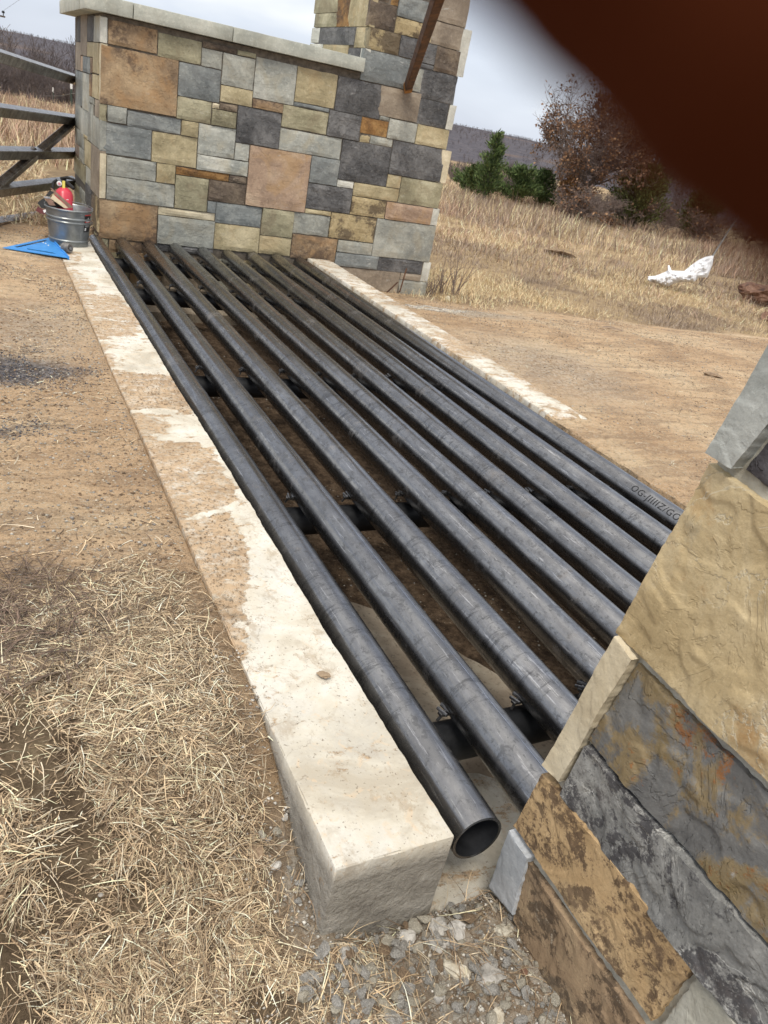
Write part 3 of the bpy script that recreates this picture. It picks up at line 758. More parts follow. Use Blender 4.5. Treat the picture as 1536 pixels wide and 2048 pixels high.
mb = MB(); mb.box(Vector(p0) + d_ * .045 , (.068, .068, .11), q_, bev=.004); mb.build('rusty_foot', ORUST, arm)

# =================================================================== NEAR PILLAR
def big_mat(name, cols, spots=(), veins=None, lay=1.0, sc=2.2, fine=.3, spotamt=.85):
    n = NM(name); v = n.vec(rnd=False)
    a = n.noise(v, sc * 1.6, 8, .64, .8)
    base = n.ramp(a, [(.30, cols[0]), (.48, cols[1]), (.66, cols[2])])
    a2 = n.noise(n.vec(rot=(.6, 1.1, .3), rnd=False), 11, 8, .7, .4)
    base = n.mix(n.ramp(a2, [(.5, 0.), (.74, .45)]), base, tuple(min(1, c * 1.35) for c in cols[2]))
    base = n.mix(n.ramp(a2, [(.26, .5), (.44, 0.)]), base, tuple(c * .6 for c in cols[0]))
    for (c, s1, s2, lo, hi, dist) in spots:
        m1 = n.noise(v, s1, 5, .6, dist); m2 = n.noise(v, s2, 9, .8)
        mm = n.math('ADD', n.math('MULTIPLY', m1, .55), n.math('MULTIPLY', m2, .45))
        base = n.mix(n.ramp(mm, [(lo, 0.), (hi, spotamt)]), base, c)
    g = n.noise(v, 160, 4, .7)
    base = n.mix(n.ramp(g, [(.54, 0.), (.72, fine)]), base, tuple(c * .45 for c in cols[0]))
    base = n.mix(n.ramp(g, [(.26, fine), (.42, 0.)]), base, tuple(min(1, c * 1.6) for c in cols[2]))
    h1 = n.noise(v, 7, 6, .62, 1.0)
    if veins:
        d = n.math('ABSOLUTE', n.math('SUBTRACT', h1, .52))
        vm = n.math('MULTIPLY', n.ramp(d, [(0., .9), (.012, 0.)]), n.ramp(n.noise(v, 5, 3, .6), [(.48, 0.), (.58, 1.)]))
        base = n.mix(vm, base, veins)
    ter = n.ramp(h1, [(0., 0.), (.38, .22), (.395, .38), (.51, .48), (.53, .68), (.63, .78), (.65, 1.)])
    nb = n.bump(ter, .6 * lay, .010)
    nb = n.bump(a2, .55, .006, nb); nb = n.bump(n.noise(v, 60, 6, .75), .55, .003, nb); nb = n.bump(g, .35, .001, nb)
    return n.set(color=base, rough=.88, normal=nb, spec=.25)
B_TAN = big_mat('big_tan_sandstone', [(.43, .325, .175), (.55, .43, .245), (.63, .52, .33)], spots=(((.45, .27, .115), 2.2, 12, .53, .62, .8), ((.50, .42, .28), 4, 14, .55, .62, 1.),), veins=(.62, .55, .40), lay=1.0)
B_CREAM = big_mat('big_cream_edge', [(.50, .42, .285), (.57, .49, .345), (.62, .55, .41)], lay=.5, sc=4)
B_GREYEDGE = big_mat('big_grey_edge', [(.33, .345, .325), (.40, .415, .39), (.46, .47, .44)], lay=.5, sc=4)
B_BLUEEDGE = big_mat('big_blue_edge', [(.34, .36, .38), (.41, .43, .45), (.48, .49, .50)], lay=.4, sc=4)
B_MOT = big_mat('big_rust_mottled', [(.112, .112, .112), (.168, .166, .160), (.24, .235, .22)], spots=(((.27, .20, .10), 5, 14, .485, .535, 1.2), ((.24, .18, .09), 3, 30, .53, .57, 1.2), ((.30, .125, .04), 8, 60, .575, .61, .4), ((.40, .39, .38), 6, 26, .61, .66, 1.2)), lay=1.5)
B_GREY = big_mat('big_grey_slate', [(.13, .13, .13), (.235, .235, .225), (.36, .355, .335)], spots=(((.055, .052, .058), 6, 40, .505, .545, 1.), ((.10, .09, .088), 4, 34, .55, .60, .6), ((.48, .47, .44), 7, 50, .60, .63, .6)), veins=(.62, .61, .57), lay=1.5, fine=.5)
B_BROWN = big_mat('big_brown_spotted', [(.36, .24, .125), (.48, .33, .175), (.56, .41, .235)], spots=(((.12, .078, .05), 22, 70, .525, .56, .6), ((.12, .08, .05), 30, 110, .53, .56, .4), ((.20, .14, .085), 4, 16, .52, .64, .4)), lay=.9)
B_BROWN2 = big_mat('big_dark_brown', [(.23, .16, .10), (.34, .24, .15), (.44, .33, .205)], spots=(((.09, .065, .045), 15, 60, .51, .55, .8), ((.14, .11, .08), 4, 18, .50, .62, .4), ((.50, .43, .33), 14, 80, .61, .63, .4)), lay=.9)
B_DARK = big_mat('big_dark_slate', [(.055, .05, .055), (.10, .095, .10), (.17, .155, .16)], lay=1.8, veins=(.4, .4, .4))
B_PALE = big_mat('big_pale_grey', [(.34, .335, .29), (.42, .405, .34), (.46, .45, .40)], lay=.7)

PX = .935
NN = zm((960, 1250), 2.566); MM = zm((960, 650), 2.667)
def ext(a, b, k): return (a[0] + (b[0] - a[0]) * k, a[1] + (b[1] - a[1]) * k)
NEAR = [  # TL TR BR BL in photo pixels, material, protrusion, thickness, grid, terrace
 ('a', [(1590, 575), (1760, 575), (1461, 942), (1409, 908)], B_GREYEDGE, .012, .06, (24, 60), .002),
 ('b', [(1760, 585), (2500, 900), (2160, 1450), (1482, 940)], B_DARK, -.004, .05, (60, 40), .006),
 ('c', [(1414, 922), (2150, 1460), (2150, 2160), (1224, 1266)], B_TAN, .004, .06, (90, 60), .0035),
 ('d', [NN(685, 46), NN(780, 176), NN(402, 815), NN(312, 722)], B_CREAM, .012, .06, (16, 50), .002),
 ('e', [NN(800, 186), NN(2700, 2100), NN(2700, 3000), NN(545, 585)], B_MOT, -.002, .05, (110, 44), .005),
 ('f', [NN(545, 606), NN(2600, 2900), NN(2400, 3500), NN(405, 862)], B_GREY, .000, .05, (110, 36), .006),
 ('g', [NN(320, 752), NN(1104, 1755), NN(880, 2048), NN(157, 1032)], B_BROWN, .004, .05, (90, 36), .003),
 ('h', [NN(140, 1050), NN(247, 1198), NN(160, 1500), NN(30, 1345)], B_BLUEEDGE, .008, .05, (16, 26), .001),
 ('i', [NN(238, 1185), NN(840, 2060), NN(560, 2600), NN(165, 1508)], B_BROWN2, -.003, .05, (60, 40), .003),
 ('j', [NN(1116, 1776), NN(2000, 3050), NN(1500, 3400), NN(900, 2072)], B_PALE, -.002, .05, (40, 40), .003),
]
pillar = thing('stone_pillar', 'large stone pillar end in the right foreground, with tan, slate and brown slabs', 'stone pillar', (PX + .3, .3, -.25))
nn_ = Vector((-1, 0, 0))
for si, (nm, q, mt, out, th, (nu, nv), terr) in enumerate(NEAR):
    quad = [tuple(at_x(u, v, PX - out) + np.array([out, 0, 0])) for (u, v) in q]      # traced on the stone's own face, which stands proud by 'out'
    slab(quad, nn_, th, out, mt, pillar, nu=int(nu * 1.5), nv=int(nv * 1.5), amp=.0055 if nm in 'efb' else .003, edge=.005, bev=.003, gap=.0014, seed=50 + si, terr=terr * 1.1, freq=6, smooth=True)
# body of the pillar in pale mortar; its +Y face is clad too
bot = at_x(*NN(165, 1500), PX); top = at_x(1590, 575, PX)
def ycorner(z): return .844 - .127 * (z + .053)
mb = MB()
x0, x1 = PX + .013, 2.75
zA, zB = -.45, 1.45
mb.add([(x0, ycorner(zA) - .022, zA), (x1, ycorner(zA) - .022, zA), (x1, -1.2, zA), (x0, -1.2, zA),
        (x0, ycorner(zB) - .022, zB), (x1, ycorner(zB) - .022, zB), (x1, -1.2, zB), (x0, -1.2, zB)],
       [(3, 2, 1, 0), (4, 5, 6, 7), (0, 1, 5, 4), (1, 2, 6, 5), (2, 3, 7, 6), (3, 0, 4, 7)])
mb.build('pillar_core', MORTAR, pillar)
for i in range(5):
    for j in range(4):
        z0 = -.40 + i * .36; zt = z0 + .355; xa = PX + .06 + j * .44
        kd = random.choice(['tan', 'grey', 'dark', 'olive', 'blue', 'brown', 'light'])
        slab([(xa + .437, ycorner(zt) - .004, zt), (xa, ycorner(zt) - .004, zt), (xa, ycorner(z0) - .004, z0), (xa + .437, ycorner(z0) - .004, z0)], (0, 1, .127), .02, .0, ST[kd], pillar, amp=.003, seed=k_); k_ += 1

# =================================================================== CATTLE GUARD
n_ = NM('mill_scale_steel')
v_ = n_.vec((1, 1, 1)); vl_ = n_.vec((1, .05, 1)); vr_ = n_.vec((.18, 1, .18))
a_ = n_.noise(v_, 7, 6, .65, .6); b_ = n_.noise(vl_, 110, 5, .75); c_ = n_.noise(n_.vec((1, .6, 1)), 42, 9, .82, .3); r_ = n_.noise(vr_, 20, 8, .9)
m_ = n_.noise(n_.vec((1, .35, 1)), 16, 8, .8, .2)                      # flaked mill scale in ragged patches
col = n_.ramp(a_, [(.32, (.24, .238, .242)), (.50, (.275, .272, .275)), (.66, (.31, .307, .307))])
col = n_.mix(n_.ramp(m_, [(.50, 0.), (.54, .45)]), col, (.16, .158, .162))
col = n_.mix(n_.ramp(m_, [(.41, .4), (.45, 0.)]), col, (.42, .415, .41))
col = n_.mix(n_.ramp(c_, [(.54, 0.), (.58, .6)]), col, (.10, .10, .102))
col = n_.mix(n_.ramp(b_, [(.60, 0.), (.64, .7)]), col, (.62, .61, .61))
ringzone_ = n_.ramp(n_.noise(v_, 1.6, 3, .5), [(.48, 0.), (.56, 1.)])
col = n_.mix(n_.math('MULTIPLY', n_.ramp(r_, [(.54, 0.), (.58, .75)]), ringzone_), col, (.085, .085, .088))
du_ = n_.noise(v_, 5, 7, .75)
dm_ = n_.ramp(du_, [(.58, 0.), (.74, .40)])
col = n_.mix(n_.math('MULTIPLY', n_.oi.outputs['Random'], .32), col, (.14, .14, .142))
col = n_.mix(dm_, col, (.20, .155, .115))
rg_ = n_.mix(n_.ramp(m_, [(.50, 0.), (.54, .5)]), .22, .32)
rg_ = n_.mix(n_.ramp(c_, [(.54, 0.), (.58, .6)]), rg_, .5)
rg_ = n_.mix(dm_, rg_, .6)
STEEL = n_.set(color=col, rough=rg_, metal=n_.ramp(dm_, [(0., .97), (.5, .4)]), normal=n_.bump(b_, .06, .0004, n_.bump(m_, .05, .0006)))
# dust on top of the rails and towards the ends
n_ = NM('black_pipe'); v_ = n_.vec(); a_ = n_.noise(v_, 14, 6, .7)
BLACK = n_.set(color=n_.ramp(a_, [(.35, (.012, .013, .015)), (.65, (.035, .037, .042))]), rough=.45, metal=.3, normal=n_.bump(a_, .2, .001))
SILVER = plain('bare_weld_steel', (.36, .36, .37), .35, .9, .4, 60)
WELD = plain('dark_weld_steel', (.16, .16, .165), .35, .9, .5, 90)
INK = plain('black_paint_pen', (.008, .008, .010), .5)
SEAM = plain('bright_seam', (.45, .48, .55), .30, .8, .3, 20)
PR = .0592
PXS = [[0.8808, 0.8649], [1.0596, 1.0699], [1.296, 1.2857], [1.5189, 1.5055], [1.7298, 1.7316], [1.9433, 1.9458], [2.1602, 2.1699], [2.3794, 2.3906], [2.599, 2.6091]]
PZS = [[-0.0755, -0.0528], [-0.0409, -0.0536], [-0.0493, -0.0556], [-0.0489, -0.053], [-0.0576, -0.061], [-0.0644, -0.0607], [-0.0667, -0.0547], [-0.0648, -0.0503], [-0.0618, -0.0577]]
Y0, Y1 = .857, 6.828
guard = thing('cattle_guard', 'cattle guard of nine parallel dark steel pipes laid over a dirt pit between kerbs', 'cattle guard', (1.73, 3.84, -.3))
def pipe_pt(i, y, ang, dr=0.0):
    t = (y - Y0) / (Y1 - Y0)
    x = PXS[i][0] * (1 - t) + PXS[i][1] * t; z = PZS[i][0] * (1 - t) + PZS[i][1] * t
    bend = .004 * math.sin(y * .9 + i * 1.7)
    return Vector((x + bend + math.cos(ang) * (PR + dr), y, z + math.sin(ang) * (PR + dr)))
for i in range(9):
    SEG = 56; ys = np.linspace(Y0 - (.0 if i == 0 else 0), Y1 + (0 if i else .0), 41)
    vs = []; fs = []
    for y in ys:
        for k in range(SEG): vs.append(pipe_pt(i, y, 2 * PI * k / SEG))
    nr = len(ys)
    for a in range(nr - 1):
        for k in range(SEG): fs.append((a * SEG + k, a * SEG + (k + 1) % SEG, (a + 1) * SEG + (k + 1) % SEG, (a + 1) * SEG + k))
    for end, yy in ((0, ys[0]), (nr - 1, ys[-1])):
        b = len(vs); depth = .6 if end == 0 else -.3
        for k in range(SEG): vs.append(pipe_pt(i, yy, 2 * PI * k / SEG, -.0065))
        for k in range(SEG): vs.append(pipe_pt(i, yy + depth, 2 * PI * k / SEG, -.0065))
        for k in range(SEG):
            k2 = (k + 1) % SEG
            fs.append((end * SEG + k, end * SEG + k2, b + k2, b + k) if end else (end * SEG + k, b + k, b + k2, end * SEG + k2))
            fs.append((b + k, b + k2, b + SEG + k2, b + SEG + k) if end else (b + k, b + SEG + k, b + SEG + k2, b + k2))
    c = pipe_pt(i, (Y0 + Y1) / 2, 0, -PR)
    o = mesh_np('pipe', [tuple(v) for v in vs], fs, STEEL, guard, tuple(c), smooth=True)
    o.data.materials.append(BLACK)  # bore faces coloured black to deepen the shade inside the pipe
    nf = (nr - 1) * SEG; mi = np.zeros(len(o.data.polygons), np.int32); mi[nf + 1::2] = 1; o.data.polygons.foreach_set('material_index', mi)
    bm = bmesh.new(); bm.from_mesh(o.data); bmesh.ops.recalc_face_normals(bm, faces=bm.faces); bm.to_mesh(o.data); bm.free()
    o.data.set_sharp_from_angle(angle=math.radians(40))
# welded longitudinal seams (faint bright lines)
def seam(i, ang, ya, yb, w, mat, name='weld_seam'):
    vs = []; n = 60
    for k in range(n + 1):
        y = ya + (yb - ya) * k / n; ww = w * (.6 + .4 * math.sin(k * 1.7))
        vs += [tuple(pipe_pt(i, y, ang - ww, .0006)), tuple(pipe_pt(i, y, ang + ww, .0006))]
    mesh_np(name, vs, [(2 * k, 2 * k + 1, 2 * k + 3, 2 * k + 2) for k in range(n)], mat, guard, vs[0])
seam(1, math.radians(82), .9, 3.6, .014, SEAM)
seam(5, math.radians(112), 1.2, 5.5, .006, SEAM)
seam(6, math.radians(104), 1.2, 5.5, .006, SEAM)
# cross pipes
CY = [1.215, 2.40, 3.86, 5.66, 6.62]
for y in CY:
    mb = MB(); mb.tube([(.80, y, -.174), (1.5, y, -.176), (2.68, y, -.174)], .054, 24)
    mb.build('cross_pipe', BLACK, guard, smooth=True)
    # saddle of dark weld under each rail + a bright clip stud on its left
mbs = MB()
mbs.tube([(0, -.024, .018), (0, .028, .010)], .0075, 8); mbs.tube([(-.016, -.020, .010), (-.016, .024, .002)], .006, 8)
mbs.box((-.006, 0, -.002), (.040, .020, .010), bev=.002); mbs.tube([(-.022, .0, -.03), (-.006, .0, .012)], .005, 6)
clip0 = None
for y in CY:
    for i in range(1, 9):
        p = pipe_pt(i, y, math.radians(208), .004)
        if clip0 is None:
            clip0 = mbs.build('pipe_clip', WELD, None, (0, 0, 0), smooth=True); c = clip0
        else:
            c = link(clip0.copy())
        c.parent = guard; c.location = p - guard.location; c.scale = (.8, .8, .8); c.rotation_euler = (random.uniform(-.3, .3), random.uniform(-.2, .2), random.uniform(-.25, .25))

# hand lettering on the rails
def wrap_text(txt, i, y_start, ang0, size, mat, name='pipe_marking', direction=-1, step=1.0, lift=.0008):
    cu = bpy.data.curves.new('t', 'FONT'); cu.body = txt; cu.size = size; cu.fill_mode = 'BOTH'; cu.resolution_u = 3; cu.space_character = 1.15
    to = link(bpy.data.objects.new('t', cu)); dg = bpy.context.evaluated_depsgraph_get()
    me = bpy.data.meshes.new_from_object(to.evaluated_get(dg)); bpy.data.objects.remove(to)
    bm = bmesh.new(); bm.from_mesh(me)
    bmesh.ops.subdivide_edges(bm, edges=[e for e in bm.edges if e.calc_length() > size * .12], cuts=2)
    bmesh.ops.triangulate(bm, faces=bm.faces[:])
    for v in bm.verts:
        tx, ty = v.co.x, v.co.y
        ang = ang0 - ty / PR * direction * -1
        v.co = pipe_pt(i, y_start + direction * tx * step, ang, lift) - pipe_pt(i, y_start, ang0, lift)
    m2 = bpy.data.meshes.new(name); bm.to_mesh(m2); bm.free(); m2.materials.append(mat)
    o = link(bpy.data.objects.new(name, m2)); o.parent = guard; o.location = pipe_pt(i, y_start, ang0, lift) - guard.location
    return o

# =================================================================== GATE AND FENCE ON THE LEFT
n_ = NM('weathered_gate_steel'); v_ = n_.vec(rnd=False); a_ = n_.noise(v_, 16, 6, .7)
GATE = n_.set(color=n_.ramp(a_, [(.34, (.12, .095, .08)), (.52, (.26, .235, .21)), (.68, (.44, .43, .42))]), rough=.25, metal=.85, normal=n_.bump(a_, .25, .002))
gate = thing('metal_gate', 'open grey brown tubular steel farm gate with crossed braces left of the stone wall', 'gate', tuple(at_d(-60, 445, 5.6)))
DA, DB = 5.75, 7.5
def gp(x, y):     # picture point on the vertical plane of the open gate
    A = at_d(0, 300, DA); B = at_d(150, 300, DB)
    nrm = np.array([B[1] - A[1], -(B[0] - A[0]), 0.0]); r = ray(x, y)
    return Vector(CAMP + r * (np.dot(nrm, A - CAMP) / np.dot(nrm, r)))
def rail(a, b, size, name='rail', back=.0, ext_=(.0, .06)):
    A, B = gp(*a), gp(*b); d = (B - A); L = d.length; d.normalize()
    A2 = A - d * ext_[0] * L; B2 = B + d * ext_[1] * L
    c = (A2 + B2) / 2; x = d; up = Vector((0, 0, 1)); yv = up.cross(x).normalized(); z = x.cross(yv)
    R = Matrix((x, yv, z)).transposed()
    c = c + yv * back; R = R @ Matrix.Rotation(math.radians(24), 3, 'X')
    mb = MB(); mb.box(c, ((B2 - A2).length, size, size), R, bev=.005); return mb.build(name, GATE, gate)
E5p = lambda x, y: (x / 3.865, y / 3.865)
for a, b in (((0, 432), (578, 614)), ((0, 851), (573, 926)), ((0, 1183), (565, 1184)), ((0, 1470), (412, 1420)), ((0, 1728), (372, 1666))):
    e = .55; A, B = E5p(*a), E5p(*b)
    rail(A, B, .074, ext_=(.3, .10 if b[0] > 500 else .5))
rail(E5p(-260, 1650), E5p(560, 960), .064, 'brace', back=.0045, ext_=(.0, .02))
rail(E5p(150, 1060), E5p(420, 1290), .030, 'gusset', back=-.004, ext_=(-.33, -.33))
for px_ in (-95, 190):
    A = gp(px_, 70 if px_ < 0 else 160); B = gp(px_ , 500 if px_ < 0 else 425)
    mb = MB(); mb.box((A + B) / 2, (.06, .06, (A - B).length), bev=.005); mb.build('upright', GATE, gate)

POSTG = plain('green_post_paint', (.045, .065, .050), .7); WHITEP = plain('white_paint', (.80, .80, .78), .6, 0, .05)
WIRE = plain('fence_wire', (.22, .22, .21), .5, .6)
Z4 = zm((0, 0), 7.68)
posts = []
for (x, y1, y0, d, lab) in ((1095, 1275, 1720, 24.5, 'green steel fence post with a white tip, nearest to the stone wall'),
                       (812, 1345, 1650, 31, 'green steel fence post with a white tip, second from the stone wall'),
                       (625, 1350, 1600, 38, 'green steel fence post with a white tip, third from the stone wall'),
                       (468, 1362, 1560, 46, 'faint small steel fence post with pale tip, in the brush beyond the gate'),
                       (345, 1330, 1520, 52, 'farthest faint steel fence post, leftmost in the line behind the gate')):
    top = Vector(at_d(*Z4(x, y1), d)); gz = float(ground_z(np.array([top.x]), np.array([top.y]))[0])
    t = thing('fence_post', lab, 'fence post', (top.x, top.y, gz), 'white tipped fence posts in the field')
    w = .055
    mb = MB(); mb.box((top.x, top.y, (top.z - .16 + gz - .2) / 2), (w, w * .8, top.z - .16 - gz + .2)); mb.build('shaft', POSTG, t)
    mb = MB(); mb.box((top.x, top.y, top.z - .08), (w * 1.15, w, .17)); mb.build('white_tip', WHITEP, t)
    posts.append(top)
mb = MB()
e0 = posts[0] + (posts[0] - posts[1]) * 1.5
for dz in (.30, .62, .95):
    pts = [e0 - Vector((0, 0, dz))] + [p - Vector((0, 0, dz)) for p in posts]
    for a, b in zip(pts[:-1], pts[1:]): mb.tube([a, (a + b) / 2 - Vector((0, 0, .03)), b], .007, 4)
tag(mb.build('fence_wire', WIRE), 'sagging fence wires strung between the white tipped posts', 'fence wire')

# utility pole whose cross arm enters the top left corner
arm_end = Vector(at_d(10, 34, 60)); 
pole = thing('utility_pole', 'distant utility pole, only its crossarm end with a knob insulator at the upper left edge', 'utility pole', (arm_end.x - 1.3, arm_end.y - .5, -3))
WOOD_D = plain('pole_wood', (.14, .11, .09), .9, 0, .3, 12)
mb = MB(); mb.tube([(arm_end.x - 1.3, arm_end.y - .5, -4), (arm_end.x - 1.3, arm_end.y - .5, arm_end.z + .9)], [.17, .11], 10); mb.build('shaft', WOOD_D, pole)
dd = Vector((1.3, .5, 0)).normalized(); R_ = Matrix((dd, Vector((0, 0, 1)).cross(dd), Vector((0, 0, 1)))).transposed()
mb = MB(); mb.box(arm_end - dd * 1.3, (2.6, .10, .12), R_); mb.build('crossarm', WOOD_D, pole)
for s_ in (0.12, 2.5):
    mb = MB(); mb.lathe(arm_end - dd * s_ + Vector((0, 0, .06)), [(.03, 0), (.03, .16), (.10, .18), (.11, .26), (.07, .33), (0, .34)], 10); mb.build('insulator', BLACK, pole, smooth=True)
mb = MB()
for k, (uu, vv) in enumerate(((150, -130), (190, -110))):
    q = Vector(at_d(uu, vv, 28)); a = arm_end - dd * (.12 + 2.4 * k) + Vector((0, 0, .38))
    mb.tube([a, (a + q) / 2 - Vector((0, 0, .4)), q], .009, 4)
tag(mb.build('power_line', WIRE), 'thin power line running up from the crossarm into the pale sky', 'power line')

# =================================================================== BUCKET, TOOLS
Bk = zm((0, 340), 6.982)
bc = at_z(*Bk(962, 1035), -.004)
dist = float(CAMR[:, 2] @ (bc - CAMP)); ppm = F_PX / dist          # pixels per metre there
rb = 245 / 6.982 / ppm; rt = 297 / 6.982 / ppm
hB = .0
# height from the rim centre
rimc = Bk(965, 520)
for h in np.linspace(.1, .6, 200):
    q = CAMR.T @ (bc + np.array([0, 0, h]) - CAMP); v_p = q[1] / q[2] * F_PX + 1024
    if v_p < rimc[1]: hB = float(h); break
GALV = NM('galvanised_steel'); v_ = GALV.vec(rnd=False); a_ = GALV.voro(v_, 26, out='Color'); sx_ = GALV.t.nodes.new('ShaderNodeSeparateColor'); GALV.l(a_, sx_.inputs[0])
b_ = GALV.noise(v_, 7, 5, .6)
GALV = GALV.set(color=GALV.mix(.35, GALV.ramp(b_, [(.35, (.19, .205, .21)), (.65, (.29, .31, .315))]), GALV.ramp(sx_.outputs[0], [(0., (.20, .215, .22)), (1., (.33, .35, .355))])), rough=GALV.ramp(sx_.outputs[1], [(0., .30), (1., .48)]), metal=.75, normal=GALV.bump(b_, .08, .01))
bucket = thing('galvanised_bucket', 'round galvanised steel bucket full of tools on the kerb beside the stone wall', 'bucket', tuple(bc))
mb = MB()
def rz(z): return rb + (rt - rb) * (z / hB)
prof = [(0, .012), (rb * .96, .010), (rb, -.0), (rb + .004, .01), (rb + .003, .05)]
for zb in (.16, .66, .76):
    z = hB * zb; prof += [(rz(z - .009), z - .009), (rz(z) + .006, z - .003), (rz(z) + .006, z + .003), (rz(z + .009), z + .009)]
prof += [(rz(hB - .012), hB - .012), (rt + .006, hB - .009), (rt + .008, hB - .002), (rt + .003, hB + .003), (rt - .002, hB - .003), (rb - .004, .02), (0, .018)]
prof = sorted(prof[:-2][:5], key=lambda p: 0) + prof[5:]
mb.lathe(tuple(bc), prof, 64)
mb.build('pail', GALV, bucket, smooth=True)
# label of the pail: black sticker with a red band and small pale print
def on_pail(ang, z, dr=.0012): r = rz(z) + dr; return (bc[0] + r * math.cos(ang), bc[1] + r * math.sin(ang), bc[2] + z)
vdir = math.atan2(CAMP[1] - bc[1], CAMP[0] - bc[0])
def patch(a0, a1, z0, z1, mat, name, dr=.0012):
    n = 8; vs = []
    for k in range(n + 1):
        a = a0 + (a1 - a0) * k / n; vs += [on_pail(a, z0, dr), on_pail(a, z1, dr)]
    mesh_np(name, vs, [(2 * k, 2 * k + 2, 2 * k + 3, 2 * k + 1) for k in range(n)], mat, bucket, vs[0])
REDL = plain('red_print', (.62, .06, .05), .45, 0, .1); WHT = plain('white_print', (.80, .80, .78), .5, 0, .05); BLK = plain('black_print', (.012, .012, .014), .4)
la0, la1 = vdir + math.radians(44), vdir + math.radians(71)
patch(la0, la1, hB * .44, hB * .90, BLK, 'sticker')
patch(la0, la1, hB * .885, hB * .915, REDL, 'red_band', .0018)
patch(la0 + .03, la1 - .02, hB * .70, hB * .755, REDL, 'red_band', .0018)
for z0, z1, f0, f1 in ((.715, .74, .25, .8), (.80, .83, .45, .55), (.48, .56, .1, .3), (.62, .625, .1, .9), (.60, .605, .1, .7), (.58, .585, .3, .8)):
    patch(la0 + (la1 - la0) * f0, la0 + (la1 - la0) * f1, hB * z0, hB * z1, WHT, 'print', .0024)
# bail handle lying on the rim
mb = MB(); pts = []
for k in range(25):
    a = vdir + PI / 2 + PI * k / 24; pts.append((bc[0] + (rt + .006) * math.cos(a), bc[1] + (rt + .006) * math.sin(a), bc[2] + hB + .006 + .010 * math.sin(PI * k / 24)))
mb.tube(pts, .0032, 8); mb.build('handle', GALV, bucket, smooth=True)

# fire extinguisher standing in the bucket
RED = plain('red_enamel', (.62, .045, .075), .3, 0, .06); BPL = plain('black_plastic', (.010, .010, .011), .65)
YEL = plain('yellow_plastic', (.62, .52, .08), .45, 0, .1)
def bpt(x, y, dd=0.0): return Vector(at_d(*Bk(x, y), dist + dd))
ex = thing('fire_extinguisher', 'red fire extinguisher with black lever and white gauge sticking out of the bucket', 'fire extinguisher', tuple(bpt(900, 560)))
er_ = 120 / 6.982 / ppm
base = Vector((bpt(895, 600).x, bpt(895, 600).y, bc[2] + .03)); topc = bpt(895, 365, .02); base = base.lerp(Vector((bc[0] - .03, bc[1], bc[2] + .02)), .5)
ax = (topc - base).normalized(); Rx = ax.to_track_quat('Z', 'Y').to_matrix(); Lx = (topc - base).length
mb = MB(); mb.lathe(base, [(0, 0), (er_ * .9, 0), (er_, .012), (er_, Lx), (er_ * .97, Lx + er_ * .25), (er_ * .82, Lx + er_ * .58), (er_ * .55, Lx + er_ * .85), (er_ * .22, Lx + er_ * .98), (er_ * .2, Lx + er_ * 1.15), (0, Lx + er_ * 1.15)], 36, Rx)
mb.build('cylinder', RED, ex, smooth=True)
nk = base + ax * (Lx + er_ * 1.15)
mb = MB(); mb.tube([nk - ax * .01, nk + ax * .035], .014, 12); mb.box(nk + ax * .035, (.035, .03, .03), Rx, bev=.004); mb.build('valve', BPL, ex, smooth=True)
mb = MB(); mb.tube([bpt(845, 118), bpt(940, 105), bpt(1035, 132)], [.010, .011, .007], 8); mb.build('lever', BPL, ex, smooth=True)
mb = MB(); mb.tube([bpt(905, 160), bpt(960, 200), bpt(1030, 262)], [.012, .016, .013], 8); mb.build('grip', BPL, ex, smooth=True)
mb = MB(); mb.tube([bpt(800, 140), bpt(750, 170), bpt(738, 230), bpt(745, 280), bpt(800, 330, .02)], [.011, .011, .011, .010, .010], 10); mb.build('hose', BPL, ex, smooth=True)
gd = Vector(CAMP) - bpt(830, 190); gd.normalize(); Rg = gd.to_track_quat('Z', 'Y').to_matrix()
mb = MB(); mb.lathe(bpt(828, 190, -.03), [(0, 0), (.018, 0), (.018, .012), (.014, .014), (0, .014)], 20, Rg); mb.build('gauge', WHITEP, ex, smooth=True)
mb = MB(); mb.lathe(bpt(828, 190, -.0455), [(0, 0), (.009, 0), (.009, .001), (0, .001)], 16, Rg); mb.build('gauge_dial', plain('pink_print', (.6, .25, .28), .5), ex)
mb = MB(); mb.box(bpt(890, 215, -.02), (.020, .012, .065), Rx, bev=.003); mb.build('yellow_tag', YEL, ex)
mb = MB(); mb.box(bpt(942, 415, -.075), (.016, .004, .014), Rg, bev=.001); mb.build('white_sticker', WHITEP, ex)

# wooden board / square held upright: brown board with a pale inner board
LW = NM('pale_wood'); v_ = LW.vec((1, 1, .15), rnd=False); a_ = LW.noise(v_, 30, 5, .6)
LW = LW.set(color=LW.ramp(a_, [(.3, (.52, .41, .27)), (.7, (.64, .54, .38))]), rough=.7)
BW = NM('brown_wood'); v_ = BW.vec((1, 1, .15), rnd=False); a_ = BW.noise(v_, 30, 5, .6)
BW = BW.set(color=BW.ramp(a_, [(.3, (.13, .065, .04)), (.7, (.24, .14, .10))]), rough=.6)
def prism_px(poly, d0, d1, mat, name, root):
    a = [bpt(x, y, d0) for x, y in poly]; b = [bpt(x, y, d1) for x, y in poly]; n = len(poly)
    mb = MB(); mb.add(a + b, [tuple(range(n)), tuple(range(n, 2 * n))[::-1]] + [(i, n + i, n + (i + 1) % n, (i + 1) % n) for i in range(n)])
    return mb.build(name, mat, root)
bd = thing('wooden_float', 'pale wooden plastering float with a brown edge strip leaning out of the bucket', 'trowel', tuple(bpt(850, 420)))
prism_px([(700, 245), (735, 262), (1030, 525), (960, 530), (760, 330)], -.10, -.085, BW, 'edge_strip', bd)
prism_px([(745, 340), (962, 532), (900, 534), (705, 395)], -.095, -.075, LW, 'board', bd)
